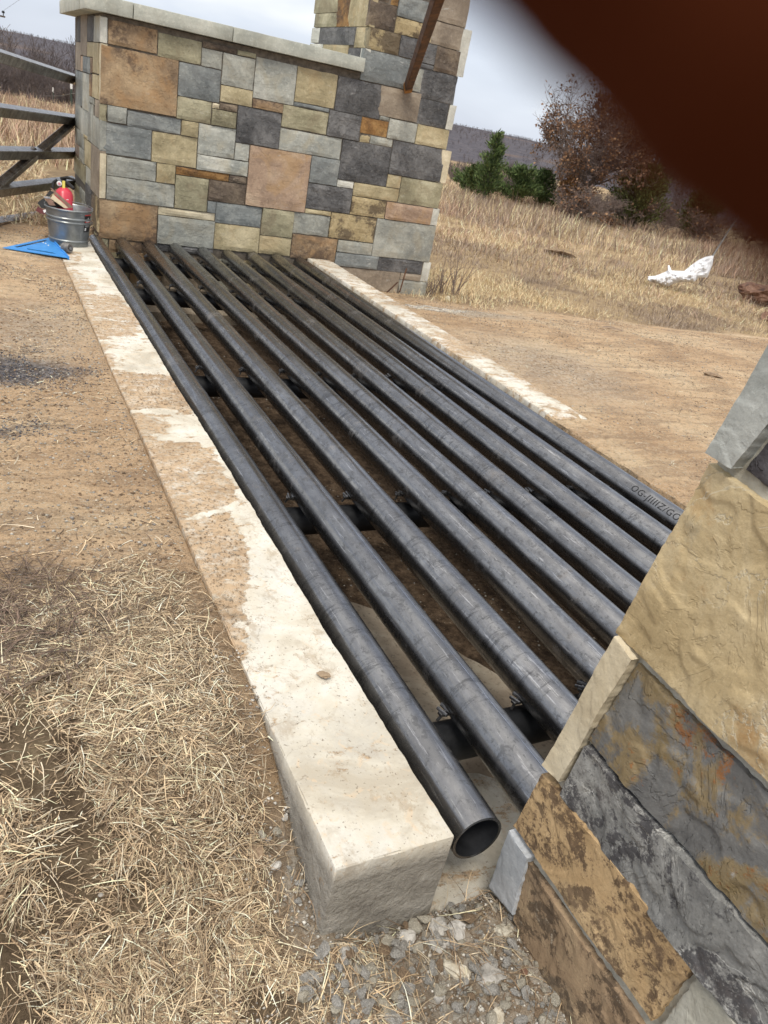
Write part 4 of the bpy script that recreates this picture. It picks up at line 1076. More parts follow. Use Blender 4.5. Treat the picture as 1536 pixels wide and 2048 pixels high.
prism_px([(620, 392), (712, 402), (780, 498), (690, 492)], -.135, -.11, BW, 'handle', bd)
prism_px([(608, 368), (690, 372), (712, 402), (625, 392)], -.138, -.108, SILVER, 'ferrule', bd)
lv = thing('tool_pouch', 'black pouch with a dark maroon end hanging over the left rim of the bucket', 'tool pouch', tuple(bpt(600, 520)))
prism_px([(700, 280), (755, 312), (690, 372), (635, 362)], -.10, -.05, BPL, 'strap', lv)
MAR = plain('maroon_plastic', (.10, .012, .012), .4)
prism_px([(612, 392), (680, 480), (655, 500), (640, 540), (580, 535), (525, 465), (540, 440)], -.14, -.04, BPL, 'body', lv)
prism_px([(530, 505), (590, 545), (640, 545), (665, 575), (620, 625), (560, 605), (495, 565)], -.14, -.05, MAR, 'end_cap', lv)
prism_px([(600, 560), (650, 545), (652, 575), (615, 600)], -.1405, -.1402, WHT, 'print', lv)
prism_px([(750, 450), (800, 442), (860, 470), (890, 525), (790, 520)], -.06, .0, BPL, 'belt_loop', lv)

# blue rafter square
BLUE = NM('blue_anodised'); v_ = BLUE.vec(rnd=False); a_ = BLUE.noise(v_, 20, 4, .6)
BLUE = BLUE.set(color=BLUE.ramp(a_, [(.3, (.04, .25, .66)), (.7, (.06, .33, .78))]), rough=.4, metal=.1)
sqz = .012
A_, B_, C_ = [Vector(at_z(*Bk(*p), sqz)) for p in ((38, 1083), (700, 940), (958, 1225))]
sq = thing('rafter_square', 'bright blue triangular rafter square with slots lying on the ground by the bucket', 'rafter square', tuple((A_ + B_ + C_) / 3))
bm = bmesh.new()
def inner(k): c = (A_ + B_ + C_) / 3; return [p.lerp(c, k) for p in (A_, B_, C_)]
def bary(a, b, c): return A_ * a + B_ * b + C_ * c
# plate as bands around two long slots and an inner window
outer = [A_, B_, C_]
s1 = [bary(*w) for w in ((.80, .13, .07), (.13, .80, .07), (.10, .77, .13), (.75, .12, .13))]   # slot along AB
s2 = [bary(*w) for w in ((.60, .16, .24), (.20, .16, .64), (.155, .10, .745), (.60, .11, .29))]   # slot along AC
mbq = MB()
import mathutils.geometry as mg
allp = outer + s1 + s2
def tri_with_holes(outer, holes):
    tess = mg.tessellate_polygon([outer] + holes); return tess
flat = lambda P: [Vector((p.x, p.y, 0)) for p in P]
tess = tri_with_holes(flat(outer), [flat(s1), flat(s2)])
th_ = .0045
vs = [p + Vector((0, 0, 0)) for p in allp] + [p - Vector((0, 0, th_)) for p in allp]; nA = len(allp)
fs = [tuple(t) for t in tess] + [tuple(nA + i for i in t[::-1]) for t in tess]
for off, n in ((0, 3), (3, 4), (7, 4)):
    for i in range(n): a, b = off + i, off + (i + 1) % n; fs.append((a, b, nA + b, nA + a))
mbq.add(vs, fs); mbq.build('plate', BLUE, sq)
mb = MB(); d1 = (C_ - B_).normalized(); nrm1 = Vector((d1.y, -d1.x, 0)); mid = (B_ + C_) / 2
R1 = Matrix((d1, nrm1, Vector((0, 0, 1)))).transposed()
mb.box(mid + nrm1 * 0 - Vector((0, 0, .002)), ((C_ - B_).length, .010, .022), R1, bev=.001); mb.build('fence_lip', BLUE, sq)
for w in ((.22, .62, .16), (.19, .58, .23), (.17, .50, .33)):
    mb = MB(); c = bary(*w); mb.box(c + Vector((0, 0, .0006)), (.028, .007, .0008), R1); mb.build('white_mark', WHT, sq)
mb = MB()
for k in range(14):
    c = bary(.76 - k * .045, .10 + k * .045 + .04, .10); mb.box(c + Vector((0, 0, .0008)), (.003, .010, .0008), R1)
mb.build('scale_ticks', BLK, sq)['kind'] = 'stuff'
# small roll of tape by the square
tp = thing('tape_measure', 'small scuffed grey round tape measure between the blue square and the bucket', 'tape measure', tuple(at_z(*Bk(935, 1120), 0)))
c0 = Vector(at_z(*Bk(940, 1165), -.003)) + Vector((0, .02, .034))
Rt = (Vector((.7, -.7, .1))).to_track_quat('Z', 'Y').to_matrix()
mb = MB(); mb.lathe(c0, [(0, -.03), (.030, -.03), (.034, -.026), (.034, .022), (.030, .028), (.020, .028), (.018, .020), (0, .020)], 28, Rt); mb.build('case', plain('scuffed_grey', (.17, .16, .15), .5, .2, .5, 40), tp, smooth=True)
mb = MB(); mb.lathe(c0, [(0, .0205), (.012, .0205), (.012, .030), (0, .030)], 16, Rt); mb.build('hub', SILVER, tp, smooth=True)

# =================================================================== STONES, RUBBLE, TWIGS
def rock_mesh(name, seed, sx, sy, sz, mat, sub=2, rough=.32):
    bm = bmesh.new(); bmesh.ops.create_icosphere(bm, subdivisions=sub, radius=1)
    so = Vector((seed * 1.7, seed * 3.1, seed * .7))
    for v in bm.verts:
        p = v.co.copy()
        # faceted: clamp against random planes
        for k in range(7):
            r = random.Random(seed * 31 + k); nn = Vector((r.uniform(-1, 1), r.uniform(-1, 1), r.uniform(-1, 1))).normalized(); d = p.dot(nn); lim = r.uniform(.55, .85)
            if d > lim: p -= nn * (d - lim)
        p *= 1 + rough * mn.noise(p * 2.2 + so) + rough * .4 * mn.noise(p * 6 + so)
        v.co = Vector((p.x * sx, p.y * sy, p.z * sz))
    me = bpy.data.meshes.new(name); bm.to_mesh(me); bm.free(); me.materials.append(mat)
    return me
ROCKG = stone_mat('rubble_grey', [(.34, .325, .30), (.50, .48, .445), (.66, .64, .60)], scale=12, relief=1.2)
ROCKW = stone_mat('rubble_white', [(.50, .455, .37), (.62, .58, .49), (.74, .70, .61)], stain=(.44, .36, .24), stain_amt=.5, scale=14, relief=1.2)
ROCKB = stone_mat('rubble_brown', [(.20, .14, .095), (.27, .20, .14), (.35, .27, .19)], scale=12)
ROCKR = stone_mat('rubble_red', [(.14, .075, .055), (.20, .115, .08), (.27, .175, .13)], scale=9, spot=(.06, .03, .02))
def place_rock(px, py, w, mat, label, group=None, name='rock', seed=1, flat=.55, asp=.75, sub=2, rot=None, lift=.25):
    """w: width in photo pixels"""
    z = -.2
    for _ in range(4):
        p = at_z(px, py, z); z = float(ground_z(np.array([p[0]]), np.array([p[1]]))[0])
    p = at_z(px, py, z); d = float(CAMR[:, 2] @ (p - CAMP)); s = w / F_PX * d / 2
    o = link(bpy.data.objects.new(name, rock_mesh(name, seed, s, s * asp, s * flat, mat, sub)))
    o.location = (p[0], p[1], z + s * flat * lift); o.rotation_euler = (random.uniform(-.2, .2), random.uniform(-.2, .2), random.uniform(0, 6) if rot is None else rot)
    tag(o, label, 'rock', group); return o
Rk = zm((500, 1400), 2.56)
place_rock(*Rk(1050, 1385), 62, ROCKW, 'elongated off-white stone chip in the rubble below the open pipe', seed=11, flat=.45, asp=.55, sub=3, rot=2.3)
place_rock(*Rk(1232, 1395), 82, ROCKG, 'largest flat crumbly grey rubble lump beside the pillar foot', seed=12, flat=.35, asp=.85, sub=3)
place_rock(*Rk(1300, 1190), 40, ROCKW, 'pale angular stone leaning at the pillar foot under the bluish edge slab', seed=13, flat=.7, sub=3)
place_rock(*Rk(1260, 1625), 42, ROCKW, 'bright white stone chip at the bottom edge of the rubble', seed=14, flat=.5, sub=3)
place_rock(*Rk(810, 1215), 46, ROCKG, 'grey slab of broken concrete against the front of the kerb block', seed=15, flat=.35, sub=3)
place_rock(*Rk(955, 1160), 56, ROCKG, 'grey crumbling mortar heap right of the kerb block corner', seed=16, flat=.4, sub=3)
place_rock(*Rk(1068, 1185), 50, ROCKG, 'grey mortar lump beneath the open end of the first pipe', seed=17, flat=.45, sub=3)
place_rock(*Rk(960, 1250), 60, ROCKG, 'low crumbling grey mortar patch in the middle of the rubble', seed=18, flat=.25, sub=3)
place_rock(*Rk(1400, 1400), 22, ROCKR, 'small reddish brown stone at the pillar base', seed=19, flat=.8)
place_rock(*Rk(485, 1300), 34, ROCKG, 'angular grey stone in the straw below the left corner of the kerb block', seed=20, flat=.5, sub=3)
place_rock(*Rk(970, 1530), 30, ROCKG, 'dark grey wedge shaped stone low in the rubble', seed=21, flat=.6)
place_rock(*Rk(133, 850), 26, ROCKG, 'smooth pale oblong pebble in the straw left of the kerb block', seed=22, flat=.6)
place_rock(*Rk(28, 775), 44, ROCKB, 'brown clod half buried in straw left of the kerb', seed=23, flat=.5, sub=3)
place_rock(*Rk(175, 610), 18, ROCKG, 'small grey pebble in bare soil beside the kerb', seed=24, flat=.8)
place_rock(*Rk(1225, 1480), 30, ROCKG, 'grey rubble stone below the largest lump', seed=25)
mud = place_rock(648, 1349, 24, ROCKB, 'flat crumb of dried mud on top of the near kerb', seed=26, flat=.15, lift=1.6, sub=3); mud.location = tuple(at_z(648, 1349, .003))
place_rock(1508, 603, 92, ROCKR, 'rusty red brown boulder in the grass right of the white sack', seed=31, flat=.5, sub=4, lift=.5)
place_rock(1535, 640, 50, ROCKR, 'small dark red rock below the rusty boulder at the right edge', seed=32, flat=.5, sub=3, lift=.4)
place_rock(896, 601, 14, ROCKW, 'small white stone upright by the tower foot weeds', seed=34, flat=1.)
place_rock(1428, 752, 44, ROCKB, 'flattened clod of brown earth on the right dirt track', seed=35, flat=.25, sub=3)
place_rock(1222, 660, 60, ROCKB, 'dark ragged clod where the right track meets the dry grass', seed=36, flat=.22, sub=3)
place_rock(1120, 510, 90, ROCKB, 'dark low earth mound in the meadow', seed=37, flat=.1, sub=3)
place_rock(118, 1410, 18, ROCKW, 'small white pebble in the dark twigs at the left edge', seed=38)
place_rock(200, 1790, 17, ROCKG, 'pale pebble in the straw at lower left', seed=39)
# the rest of the countable rubble: alike chips
lib = [rock_mesh('rubble_chip', 100 + k, .5, .5 * random.uniform(.6, .95), .5 * random.uniform(.4, .7), random.choice([ROCKG, ROCKG, ROCKG, ROCKW, ROCKW, ROCKW, ROCKB]), 2) for k in range(18)]
cnt = 0
def chips(n, poly, smin, smax, name, label, cat, group, pw=2.0):
    global cnt
    xs = [p[0] for p in poly]; ys = [p[1] for p in poly]; k = 0
    while k < n:
        u = random.uniform(min(xs), max(xs)); v = random.uniform(min(ys), max(ys))
        if not inpoly(np.array([u]), np.array([v]), poly)[0]: continue
        p = at_z(u, v, -.22); p = at_z(u, v, float(ground_z(np.array([p[0]]), np.array([p[1]]))[0]))
        gz = float(ground_z(np.array([p[0]]), np.array([p[1]]))[0])
        s = smin + (smax - smin) * random.random() ** (pw + .6)
        o = link(bpy.data.objects.new(name, random.choice(lib))); o.scale = (s, s, s * random.uniform(.7, 1.1))
        o.location = (p[0], p[1], gz + s * .30); o.rotation_euler = (random.uniform(-.4, .4), random.uniform(-.4, .4), random.uniform(0, 6.28))
        tag(o, label, cat, group); k += 1
RUBP = [(650, 1880), (860, 1800), (1000, 1810), (1060, 1880), (1150, 2070), (640, 2070), (580, 1960)]
chips(290, RUBP, .010, .036, 'rubble_chip', 'loose grey stone chip in the rubble between kerb block and pillar foot', 'stone chip', 'rubble chips between block and pillar')
SIDEP = [(530, 1480), (560, 1500), (640, 1860), (560, 1840), (520, 1640)]
chips(22, SIDEP, .008, .024, 'pebble', 'small grey pebble on bare soil along the left side of the kerb', 'pebble', 'pebbles left of the kerb')
# gravel that nobody could count
def gravel(name, pts, smin, smax, cols, seed):
    r = np.random.default_rng(seed); n = len(pts)
    base = np.array([[1, 0, 0], [-1, 0, 0], [0, 1, 0], [0, -1, 0], [0, 0, 1], [0, 0, -1]], float)
    tri = np.array([[0, 2, 4], [2, 1, 4], [1, 3, 4], [3, 0, 4], [2, 0, 5], [1, 2, 5], [3, 1, 5], [0, 3, 5]])
    s = (smin + (smax - smin) * r.random(n) ** 2.5)[:, None, None]
    V = base[None] * (1 + r.uniform(-.35, .35, (n, 6, 3))) * s * np.array([1, 1, .6]) / 2
    a = r.uniform(0, 6.28, n); ca, sa = np.cos(a)[:, None], np.sin(a)[:, None]
    x = V[..., 0] * ca - V[..., 1] * sa; y = V[..., 0] * sa + V[..., 1] * ca
    V = np.stack([x, y, V[..., 2]], -1) + pts[:, None, :]
    F = (tri[None] + (np.arange(n) * 6)[:, None, None]).reshape(-1, 3)
    c = np.array(cols)[r.integers(0, len(cols), n)] * r.uniform(.75, 1.2, (n, 1))
    return V.reshape(-1, 3), F, np.repeat(c, 6, 0)
n_ = NM('gravel_tinted'); at_ = n_.attr(); a_ = n_.noise(n_.vec(world=True), 180, 3, .6)
GRAV = n_.set(color=n_.mix(n_.ramp(a_, [(.4, .0), (.7, .5)]), at_.outputs['Color'], (.1, .085, .07)), rough=.95, spec=.2)
def scatter(n, mask, lo, hi, seed, lift=.001):
    r = np.random.default_rng(seed); out = []
    tot = 0
    while tot < n:
        P = r.uniform(lo, hi, (n * 2, 2)); m = mask(P[:, 0], P[:, 1]); P = P[r.random(len(P)) < m]; out.append(P); tot += len(P)
        if len(P) == 0: break
    P = np.concatenate(out)[:n]
    return np.concatenate([P, (ground_z(P[:, 0], P[:, 1]) + lift)[:, None]], 1)
rub_mask = lambda x, y: (((x > .48) & (y < .92)).astype(float)) * 1.0 + .55 * ((x > .30) & (x < .56) & (y < 1.5) & (y > .5)) * (vnoise(x, y, .08, 8) > .45)
P = scatter(12000, rub_mask, (.3, .30), (1.6, 1.5), 1)
V, F, C_c = gravel('gravel', P, .002, .011, [(.62, .59, .53), (.46, .43, .38), (.72, .69, .62), (.46, .35, .25), (.30, .27, .23)], 2)
tag(mesh_np('gravel', V, F, GRAV, col=C_c), kind='stuff')
P = scatter(3600, lambda x, y: np.clip(1.3 * blob(x, y, .05, 3.58, .50, .36) + 1. * blob(x, y, .08, 2.92, .20, .12), 0, 1) * (vnoise(x, y, .10, 12) > .38) * (x < .53), (-.5, 2.6), (.53, 4.2), 3)
V, F, C_c = gravel('gravel', P, .003, .011, [(.04, .045, .06), (.06, .065, .09), (.10, .11, .14), (.30, .29, .27)], 4)
tag(mesh_np('dark_gravel', V, F, GRAV, col=C_c), kind='stuff')
P = scatter(1500, lambda x, y: blob(x, y, 3.72, 6.05, .42, .20) * (vnoise(x, y, .1, 77) > .35), (3.2, 5.8), (4.3, 6.4), 55)
V, F, C_c = gravel('gravel', P, .006, .022, [(.72, .69, .62), (.60, .56, .49), (.50, .45, .38)], 56)
tag(mesh_np('mortar_crumbs', V, F, GRAV, col=C_c), kind='stuff')
P1 = scatter(15000, lambda x, y: (vnoise(x, y, .3, 17) > .42) * .8 * (x < .52), (-1.2, 1.6), (.53, 7.), 5)
P2 = scatter(13000, lambda x, y: (vnoise(x, y, .35, 19) > .42) * .9 * (x > 2.93), (2.9, 1.2), (7.5, 7.), 6)
P3 = scatter(3800, lambda x, y: (x > .8) * (x < 2.66) * (y > 1.2) * (vnoise(x, y, .3, 20) > .4), (.8, 1.2), (2.68, 6.8), 8)
V, F, C_c = gravel('gravel', np.concatenate([P1, P2, P3]), .003, .015, [(.42, .38, .31), (.30, .22, .15), (.22, .16, .11), (.50, .47, .41), (.28, .26, .24)], 7)
tag(mesh_np('scattered_gravel', V, F, GRAV, col=C_c), kind='stuff')

# crumbs of soil: on the tracks and on the dirty stretches of the left kerb
def kerb_dirt(x, y):
    m = np.zeros(len(x))
    for poly in ([(200, 735), (345, 750), (375, 790), (390, 835), (340, 815), (255, 818)], [(285, 880), (400, 885), (445, 930), (475, 1000), (385, 1032), (345, 1062), (300, 960)],
                 [(340, 1050), (450, 1025), (482, 1060), (502, 1130), (488, 1200), (500, 1255), (488, 1300), (480, 1322), (420, 1210), (350, 1070)], [(145, 585), (235, 590), (285, 640), (190, 672)]):
        m = np.maximum(m, inpoly(x, y, [tuple(at_z(u, v, 0)[:2]) for u, v in poly]))
    return m * (x > .535) * (x < .78)
K1 = scatter(2600, kerb_dirt, (.53, 1.3), (.79, 5.0), 81); K1[:, 2] = .001
K2 = scatter(7000, lambda x, y: (x < .52) * (fbm(x, y, .4, 83) > .5) * 1.0, (-.9, 1.7), (.53, 6.6), 84)
K3 = scatter(9000, lambda x, y: (x > 2.93) * (fbm(x, y, .5, 85) > .5) * (1 - meadow_mask(x, y)), (2.93, 1.2), (7.6, 6.8), 86)
V0, F0, C0 = gravel('soil', K1, .0015, .008, [(.36, .24, .14), (.30, .20, .12), (.46, .33, .20)], 88)
V, F, C_c = gravel('soil', np.concatenate([K2, K3]), .003, .016, [(.36, .24, .14), (.24, .16, .10), (.46, .33, .20), (.16, .11, .07), (.55, .47, .36)], 87)
F = np.concatenate([F0, F + len(V0)]); V = np.concatenate([V0, V]); C_c = np.concatenate([C0, C_c])
tag(mesh_np('soil_crumbs', V, F, GRAV, col=C_c), kind='stuff')

# =================================================================== DRY GRASS
n_ = NM('dry_straw'); at_ = n_.attr()
STRAW = n_.set(color=at_.outputs['Color'], rough=.75, spec=.3)
def blades(P, length, lift, width, bend, cols, seed, segs=3, az=None, droop=.5):
    """ribbons: length, lift (elevation of the start direction), width arrays or (lo, hi)"""
    r = np.random.default_rng(seed); n = len(P)
    L = r.uniform(*length, n); el = r.uniform(*lift, n); w = r.uniform(*width, n)
    a = vnoise(P[:, 0], P[:, 1], .09, seed) * 4 * PI + r.normal(0, .8, n) if P[:, 1].mean() < 2.2 else r.uniform(0, 2 * PI, n)
    curl = r.normal(0, bend, n)
    pos = P.copy(); VV = []
    dirv = np.stack([np.cos(a) * np.cos(el), np.sin(a) * np.cos(el), np.sin(el)], 1)
    side_a = a + r.normal(0, .5, n)
    for s in range(segs + 1):
        t = s / segs
        wid = w * (1 - .8 * t) / 2
        sd = np.stack([-np.sin(a), np.cos(a), .35 * np.sin(side_a * 5)], 1)
        VV.append(pos + sd * wid[:, None]); VV.append(pos - sd * wid[:, None])
        a = a + curl / segs; el = el - droop * r.uniform(.4, 1.4, n) / segs
        el = np.maximum(el, -.25)
        pos = pos + np.stack([np.cos(a) * np.cos(el), np.sin(a) * np.cos(el), np.sin(el)], 1) * (L / segs)[:, None]
    V = np.stack(VV, 1); k = 2 * (segs + 1)
    f = np.array([[2 * s, 2 * s + 1, 2 * s + 3, 2 * s + 2] for s in range(segs)])
    F = (f[None] + (np.arange(n) * k)[:, None, None]).reshape(-1, 4)
    if isinstance(cols, tuple):      # two palettes, one drier and one weathered grey-brown, in drifts
        A_c, B_c, sc_ = np.array(cols[0]), np.array(cols[1]), cols[2]
        m = (fbm(P[:, 0], P[:, 1] * .6, sc_, seed + 90) + r.normal(0, .05, n) > (cols[3] if len(cols) > 3 else .52))[:, None]
        c0 = np.where(m, B_c[r.integers(0, len(B_c), n)], A_c[r.integers(0, len(A_c), n)])
    else: c0 = np.array(cols)[r.integers(0, len(cols), n)]
    c = c0 * (r.uniform(.6, 1.35, (n, 1)) if isinstance(cols, tuple) else r.uniform(.35, 1.4, (n, 1)) ** .9)  # wide random spread also stands in for highlights and shadows among the stems
    return V.reshape(-1, 3), F, np.clip(np.repeat(c, k, 0), 0, .85)
SC = [(.80, .645, .43), (.68, .525, .335), (.54, .40, .25), (.84, .72, .53), (.32, .22, .135), (.15, .105, .07), (.22, .155, .10), (.48, .36, .235)]
def near_straw(x, y):
    m = straw_mask(x, y)
    patchy = S((fbm(x, y, .26, 41) - .43) / .15) * .88 + .12
    edge = np.clip((.50 - x) / .10, 0, 1) * (y > .8) + (y <= .8) * np.clip((.72 - x) / .2, .05, 1)
    return m * patchy * edge
P = scatter(84000, near_straw, (-.75, .30), (.72, 2.3), 11, .003)
V, F, C_c = blades(P, (.010, .052), (0.0, .6), (.0010, .0023), .35, SC, 12, segs=2, droop=.6)
tag(mesh_np('dry_grass', V, F, STRAW, col=C_c), kind='stuff')
P = scatter(5000, near_straw, (-.75, .30), (.72, 2.2), 13, .008)
V, F, C_c = blades(P, (.035, .095), (.05, .7), (.0012, .0027), .22, SC[:4] + SC[6:], 14, segs=3, droop=.8)
tag(mesh_np('long_straw', V, F, STRAW, col=C_c), kind='stuff')
# dark twiggy litter at the left edge
def twig_mask(x, y): return blob(x, y, -.10, 1.72, .45, .36) * .9
P = scatter(1300, twig_mask, (-.6, 1.2), (.4, 2.2), 15, .010)
V, F, C_c = blades(P, (.06, .22), (.0, .3), (.0015, .003), .5, [(.17, .12, .09), (.11, .08, .06), (.23, .16, .12)], 16, segs=4, droop=.4)
tag(mesh_np('dark_twigs', V, F, STRAW, col=C_c), kind='stuff')
# stray stems over the rubble and along the kerb foot
P = scatter(1500, lambda x, y: ((x > .42) & (y < 1.0)) * (vnoise(x, y, .15, 9) > .45) * (y < .84) * .6 + ((x < .53) & (x > .40)) * .7 * (y > .8), (.4, .35), (1.2, 1.9), 17, .006)
V, F, C_c = blades(P, (.02, .11), (.05, .8), (.001, .0025), .9, SC, 18, segs=4, droop=.9)
tag(mesh_np('stray_straw', V, F, STRAW, col=C_c), kind='stuff')
# sparse wisps on the dirt of both sides
P1 = scatter(2600, lambda x, y: (x < .5) * (vnoise(x, y, .25, 61) > .55) * .6, (-1.2, 2.0), (.5, 7), 19, .003)
P2 = scatter(3600, lambda x, y: (x > 2.95) * (vnoise(x, y, .3, 62) > .52) * .6 * (1 - meadow_mask(x, y)), (2.95, 1.6), (8, 7), 20, .003)
V, F, C_c = blades(np.concatenate([P1, P2]), (.02, .10), (.0, .3), (.0015, .004), .8, SC[1:6], 21, droop=.4)
tag(mesh_np('scattered_straw', V, F, STRAW, col=C_c), kind='stuff')

# the meadow beyond the right track, and the field on the left
MC = [(.84, .66, .40), (.76, .58, .34), (.85, .71, .47), (.68, .50, .30), (.54, .40, .25)]
MR = [(.46, .30, .21), (.52, .36, .26), (.38, .26, .20), (.55, .42, .30), (.30, .22, .18)]
MG = [(.34, .265, .205), (.28, .215, .165), (.42, .34, .26), (.24, .18, .135)]
def polar_scatter(n, a0, a1, r0, r1, seed, mask=None, lift=0.0, pw=1.0):
    r = np.random.default_rng(seed); A = np.radians(r.uniform(a0, a1, n)); R = r0 + (r1 - r0) * r.random(n) ** pw
    x, y = R * np.sin(A), R * np.cos(A)
    if mask is not None: k = r.random(n) < mask(x, y); x, y = x[k], y[k]
    return np.stack([x, y, ground_z(x, y) + lift], 1)
AZ0, AZ1 = 24, 62
P = polar_scatter(125000, AZ0, AZ1, 5.6, 14, 31, lambda x, y: meadow_mask(x, y) * (.25 + .75 * S((fbm(x, y, .7, 51) - .38) / .2)), pw=1.0)
V, F, C_c = blades(P, (.03, .115), (.6, 1.45), (.0022, .005), .3, (MC, MG, 1.6, .60), 32, segs=2, droop=.4)
tag(mesh_np('meadow_grass', V, F, STRAW, col=C_c), kind='stuff')
P = polar_scatter(60000, AZ0, AZ1, 10, 27, 33, lambda x, y: meadow_mask(x, y) * S((np.hypot(x, y) - 10) / 4) * (.2 + .8 * S((fbm(x, y, 1.6, 53) - .36) / .2)), pw=.8)
V, F, C_c = blades(P, (.07, .22), (.8, 1.5), (.005, .011), .3, (MC[:3] + MR[:3], MG + MR[:1], 2.6, .55), 34, segs=2, droop=.5)
tag(mesh_np('tall_meadow_grass', V, F, STRAW, col=C_c), kind='stuff')
P = polar_scatter(30000, AZ0 - 2, AZ1, 16.5, 26.5, 35, lambda x, y: S((fbm(x, y, 2.5, 55) - .40) / .15), pw=.8)
V, F, C_c = blades(P, (.12, .42), (1.0, 1.54), (.007, .015), .3, (MR + [(.56, .38, .27)], MG + MC[:1], 3.0, .60), 36, segs=2, droop=.3)
tag(mesh_np('reddish_tall_grass', V, F, STRAW, col=C_c), kind='stuff')
P = polar_scatter(42000, -6, 12, 6.6, 14, 37, lambda x, y: leftfield_mask(x, y) * (.2 + .8 * S((fbm(x, y, .7, 57) - .38) / .2)) * (x < .86))
V, F, C_c = blades(P, (.05, .2), (.4, 1.4), (.003, .007), .5, MC + MR[:2], 38, segs=2, droop=.7)
tag(mesh_np('field_grass', V, F, STRAW, col=C_c), kind='stuff')
P = polar_scatter(36000, -6, 12, 12, 26.5, 39, lambda x, y: S((np.hypot(x, y) - 11) / 5) * S((fbm(x, y, 2.2, 58) - .3) / .2), pw=.8)
V, F, C_c = blades(P, (.12, .36), (1.0, 1.54), (.010, .018), .3, MR[:4] + MC[:1], 40, segs=2, droop=.3)
tag(mesh_np('tall_field_grass', V, F, STRAW, col=C_c), kind='stuff')

# =================================================================== TREES AND SHRUBS
BARK = plain('grey_brown_bark', (.16, .135, .115), .95, 0, .35, 9)
TWIG = plain('thin_twig_bark', (.19, .145, .125), .95, 0, .35, 20)
PALEBARK = plain('pale_bark', (.30, .27, .24), .95, 0, .3, 9)
n_ = NM('brown_oak_leaf'); at_ = n_.attr(); OAKLEAF = n_.set(color=at_.outputs['Color'], rough=.8, spec=.2)
n_ = NM('cedar_needles'); at_ = n_.attr(); CEDAR = n_.set(color=at_.outputs['Color'], rough=.85, spec=.2)
def grow(base, height, seed, levels=4, spread=.6, split=(3, 5), r0=.05, lean=(0, 0), up=.25, curl=.25, trunk=.25, shrink=.68):
    """returns segments (p0, p1, ra, rb, level) of a branching tree"""
    r = random.Random(seed); segs = []; tips = []
    def br(p, d, L, rad, lev):
        n = 4; q = p
        for i in range(n):
            d = (d + Vector((r.gauss(0, curl), r.gauss(0, curl), r.gauss(0, curl * .6) + up * .2))).normalized()
            p2 = q + d * L / n; ra = rad * (1 - .45 * i / n); rb = rad * (1 - .45 * (i + 1) / n)
            segs.append((q, p2, ra, rb, lev))
            if lev < levels and (i >= 1 or lev > 0):
                for _ in range(1 if lev else 2):
                    if r.random() < .75:
                        ax_ = Vector((r.gauss(0, 1), r.gauss(0, 1), r.gauss(0, .5))).normalized()
                        nd = (d * (1 - spread) + ax_ * spread + Vector((0, 0, up * .5))).normalized()
                        br(p2, nd, L * shrink * r.uniform(.7, 1.1), rb * .6, lev + 1)
            q = p2
        if lev < levels:
            for _ in range(r.randint(*split)):
                ax_ = Vector((r.gauss(0, 1), r.gauss(0, 1), r.gauss(0, .6))).normalized()
                nd = (d * (1 - spread) + ax_ * spread + Vector((0, 0, up * .4))).normalized()
                br(q, nd, L * shrink * r.uniform(.75, 1.15), rad * .5, lev + 1)
        else: tips.append((q, d))
    br(Vector(base), Vector((lean[0], lean[1], 1)).normalized(), height * trunk, r0, 0)
    return segs, tips
def segs_np(segs, minr=.002):
    a = np.array([s[0][:] for s in segs]); b = np.array([s[1][:] for s in segs]); ra = np.maximum([s[2] for s in segs], minr); rb = np.maximum([s[3] for s in segs], minr)
    d = b - a; d /= np.maximum(np.linalg.norm(d, axis=1, keepdims=True), 1e-9)
    ref = np.where(np.abs(d[:, 2:3]) < .9, np.array([[0, 0, 1.]]), np.array([[1., 0, 0]]))
    u = np.cross(d, ref); u /= np.linalg.norm(u, axis=1, keepdims=True); v = np.cross(d, u)
    V = []
    for P, R in ((a, ra), (b, rb)):
        for k in range(3):
            an = 2 * PI * k / 3; V.append(P + (u * math.cos(an) + v * math.sin(an)) * R[:, None])
    V = np.stack(V, 1); n = len(a)
    f = np.array([[0, 1, 4, 3], [1, 2, 5, 4], [2, 0, 3, 5]])
    return V.reshape(-1, 3), (f[None] + (np.arange(n) * 6)[:, None, None]).reshape(-1, 4)
def leaf_cloud(P, size, cols, seed, aspect=.6, outward=None):
    r = np.random.default_rng(seed); n = len(P); s = r.uniform(*size, n)[:, None]
    u = r.normal(0, 1, (n, 3)); u /= np.linalg.norm(u, axis=1, keepdims=True)
    if outward is not None: u = u * .55 + outward; u /= np.linalg.norm(u, axis=1, keepdims=True)
    w = r.normal(0, 1, (n, 3)); v = np.cross(u, w); v /= np.linalg.norm(v, axis=1, keepdims=True)
    V = np.stack([P, P + u * s * .5 + v * s * aspect * .5, P + u * s, P + u * s * .5 - v * s * aspect * .5], 1)
    F = np.array([0, 1, 2, 3])[None] + (np.arange(n) * 4)[:, None]
    c = np.array(cols)[r.integers(0, len(cols), n)] * r.uniform(.6, 1.3, (n, 1))
    return V.reshape(-1, 3), F, np.repeat(c, 4, 0)
def gz1(x, y): return float(ground_z(np.array([x]), np.array([y]))[0])

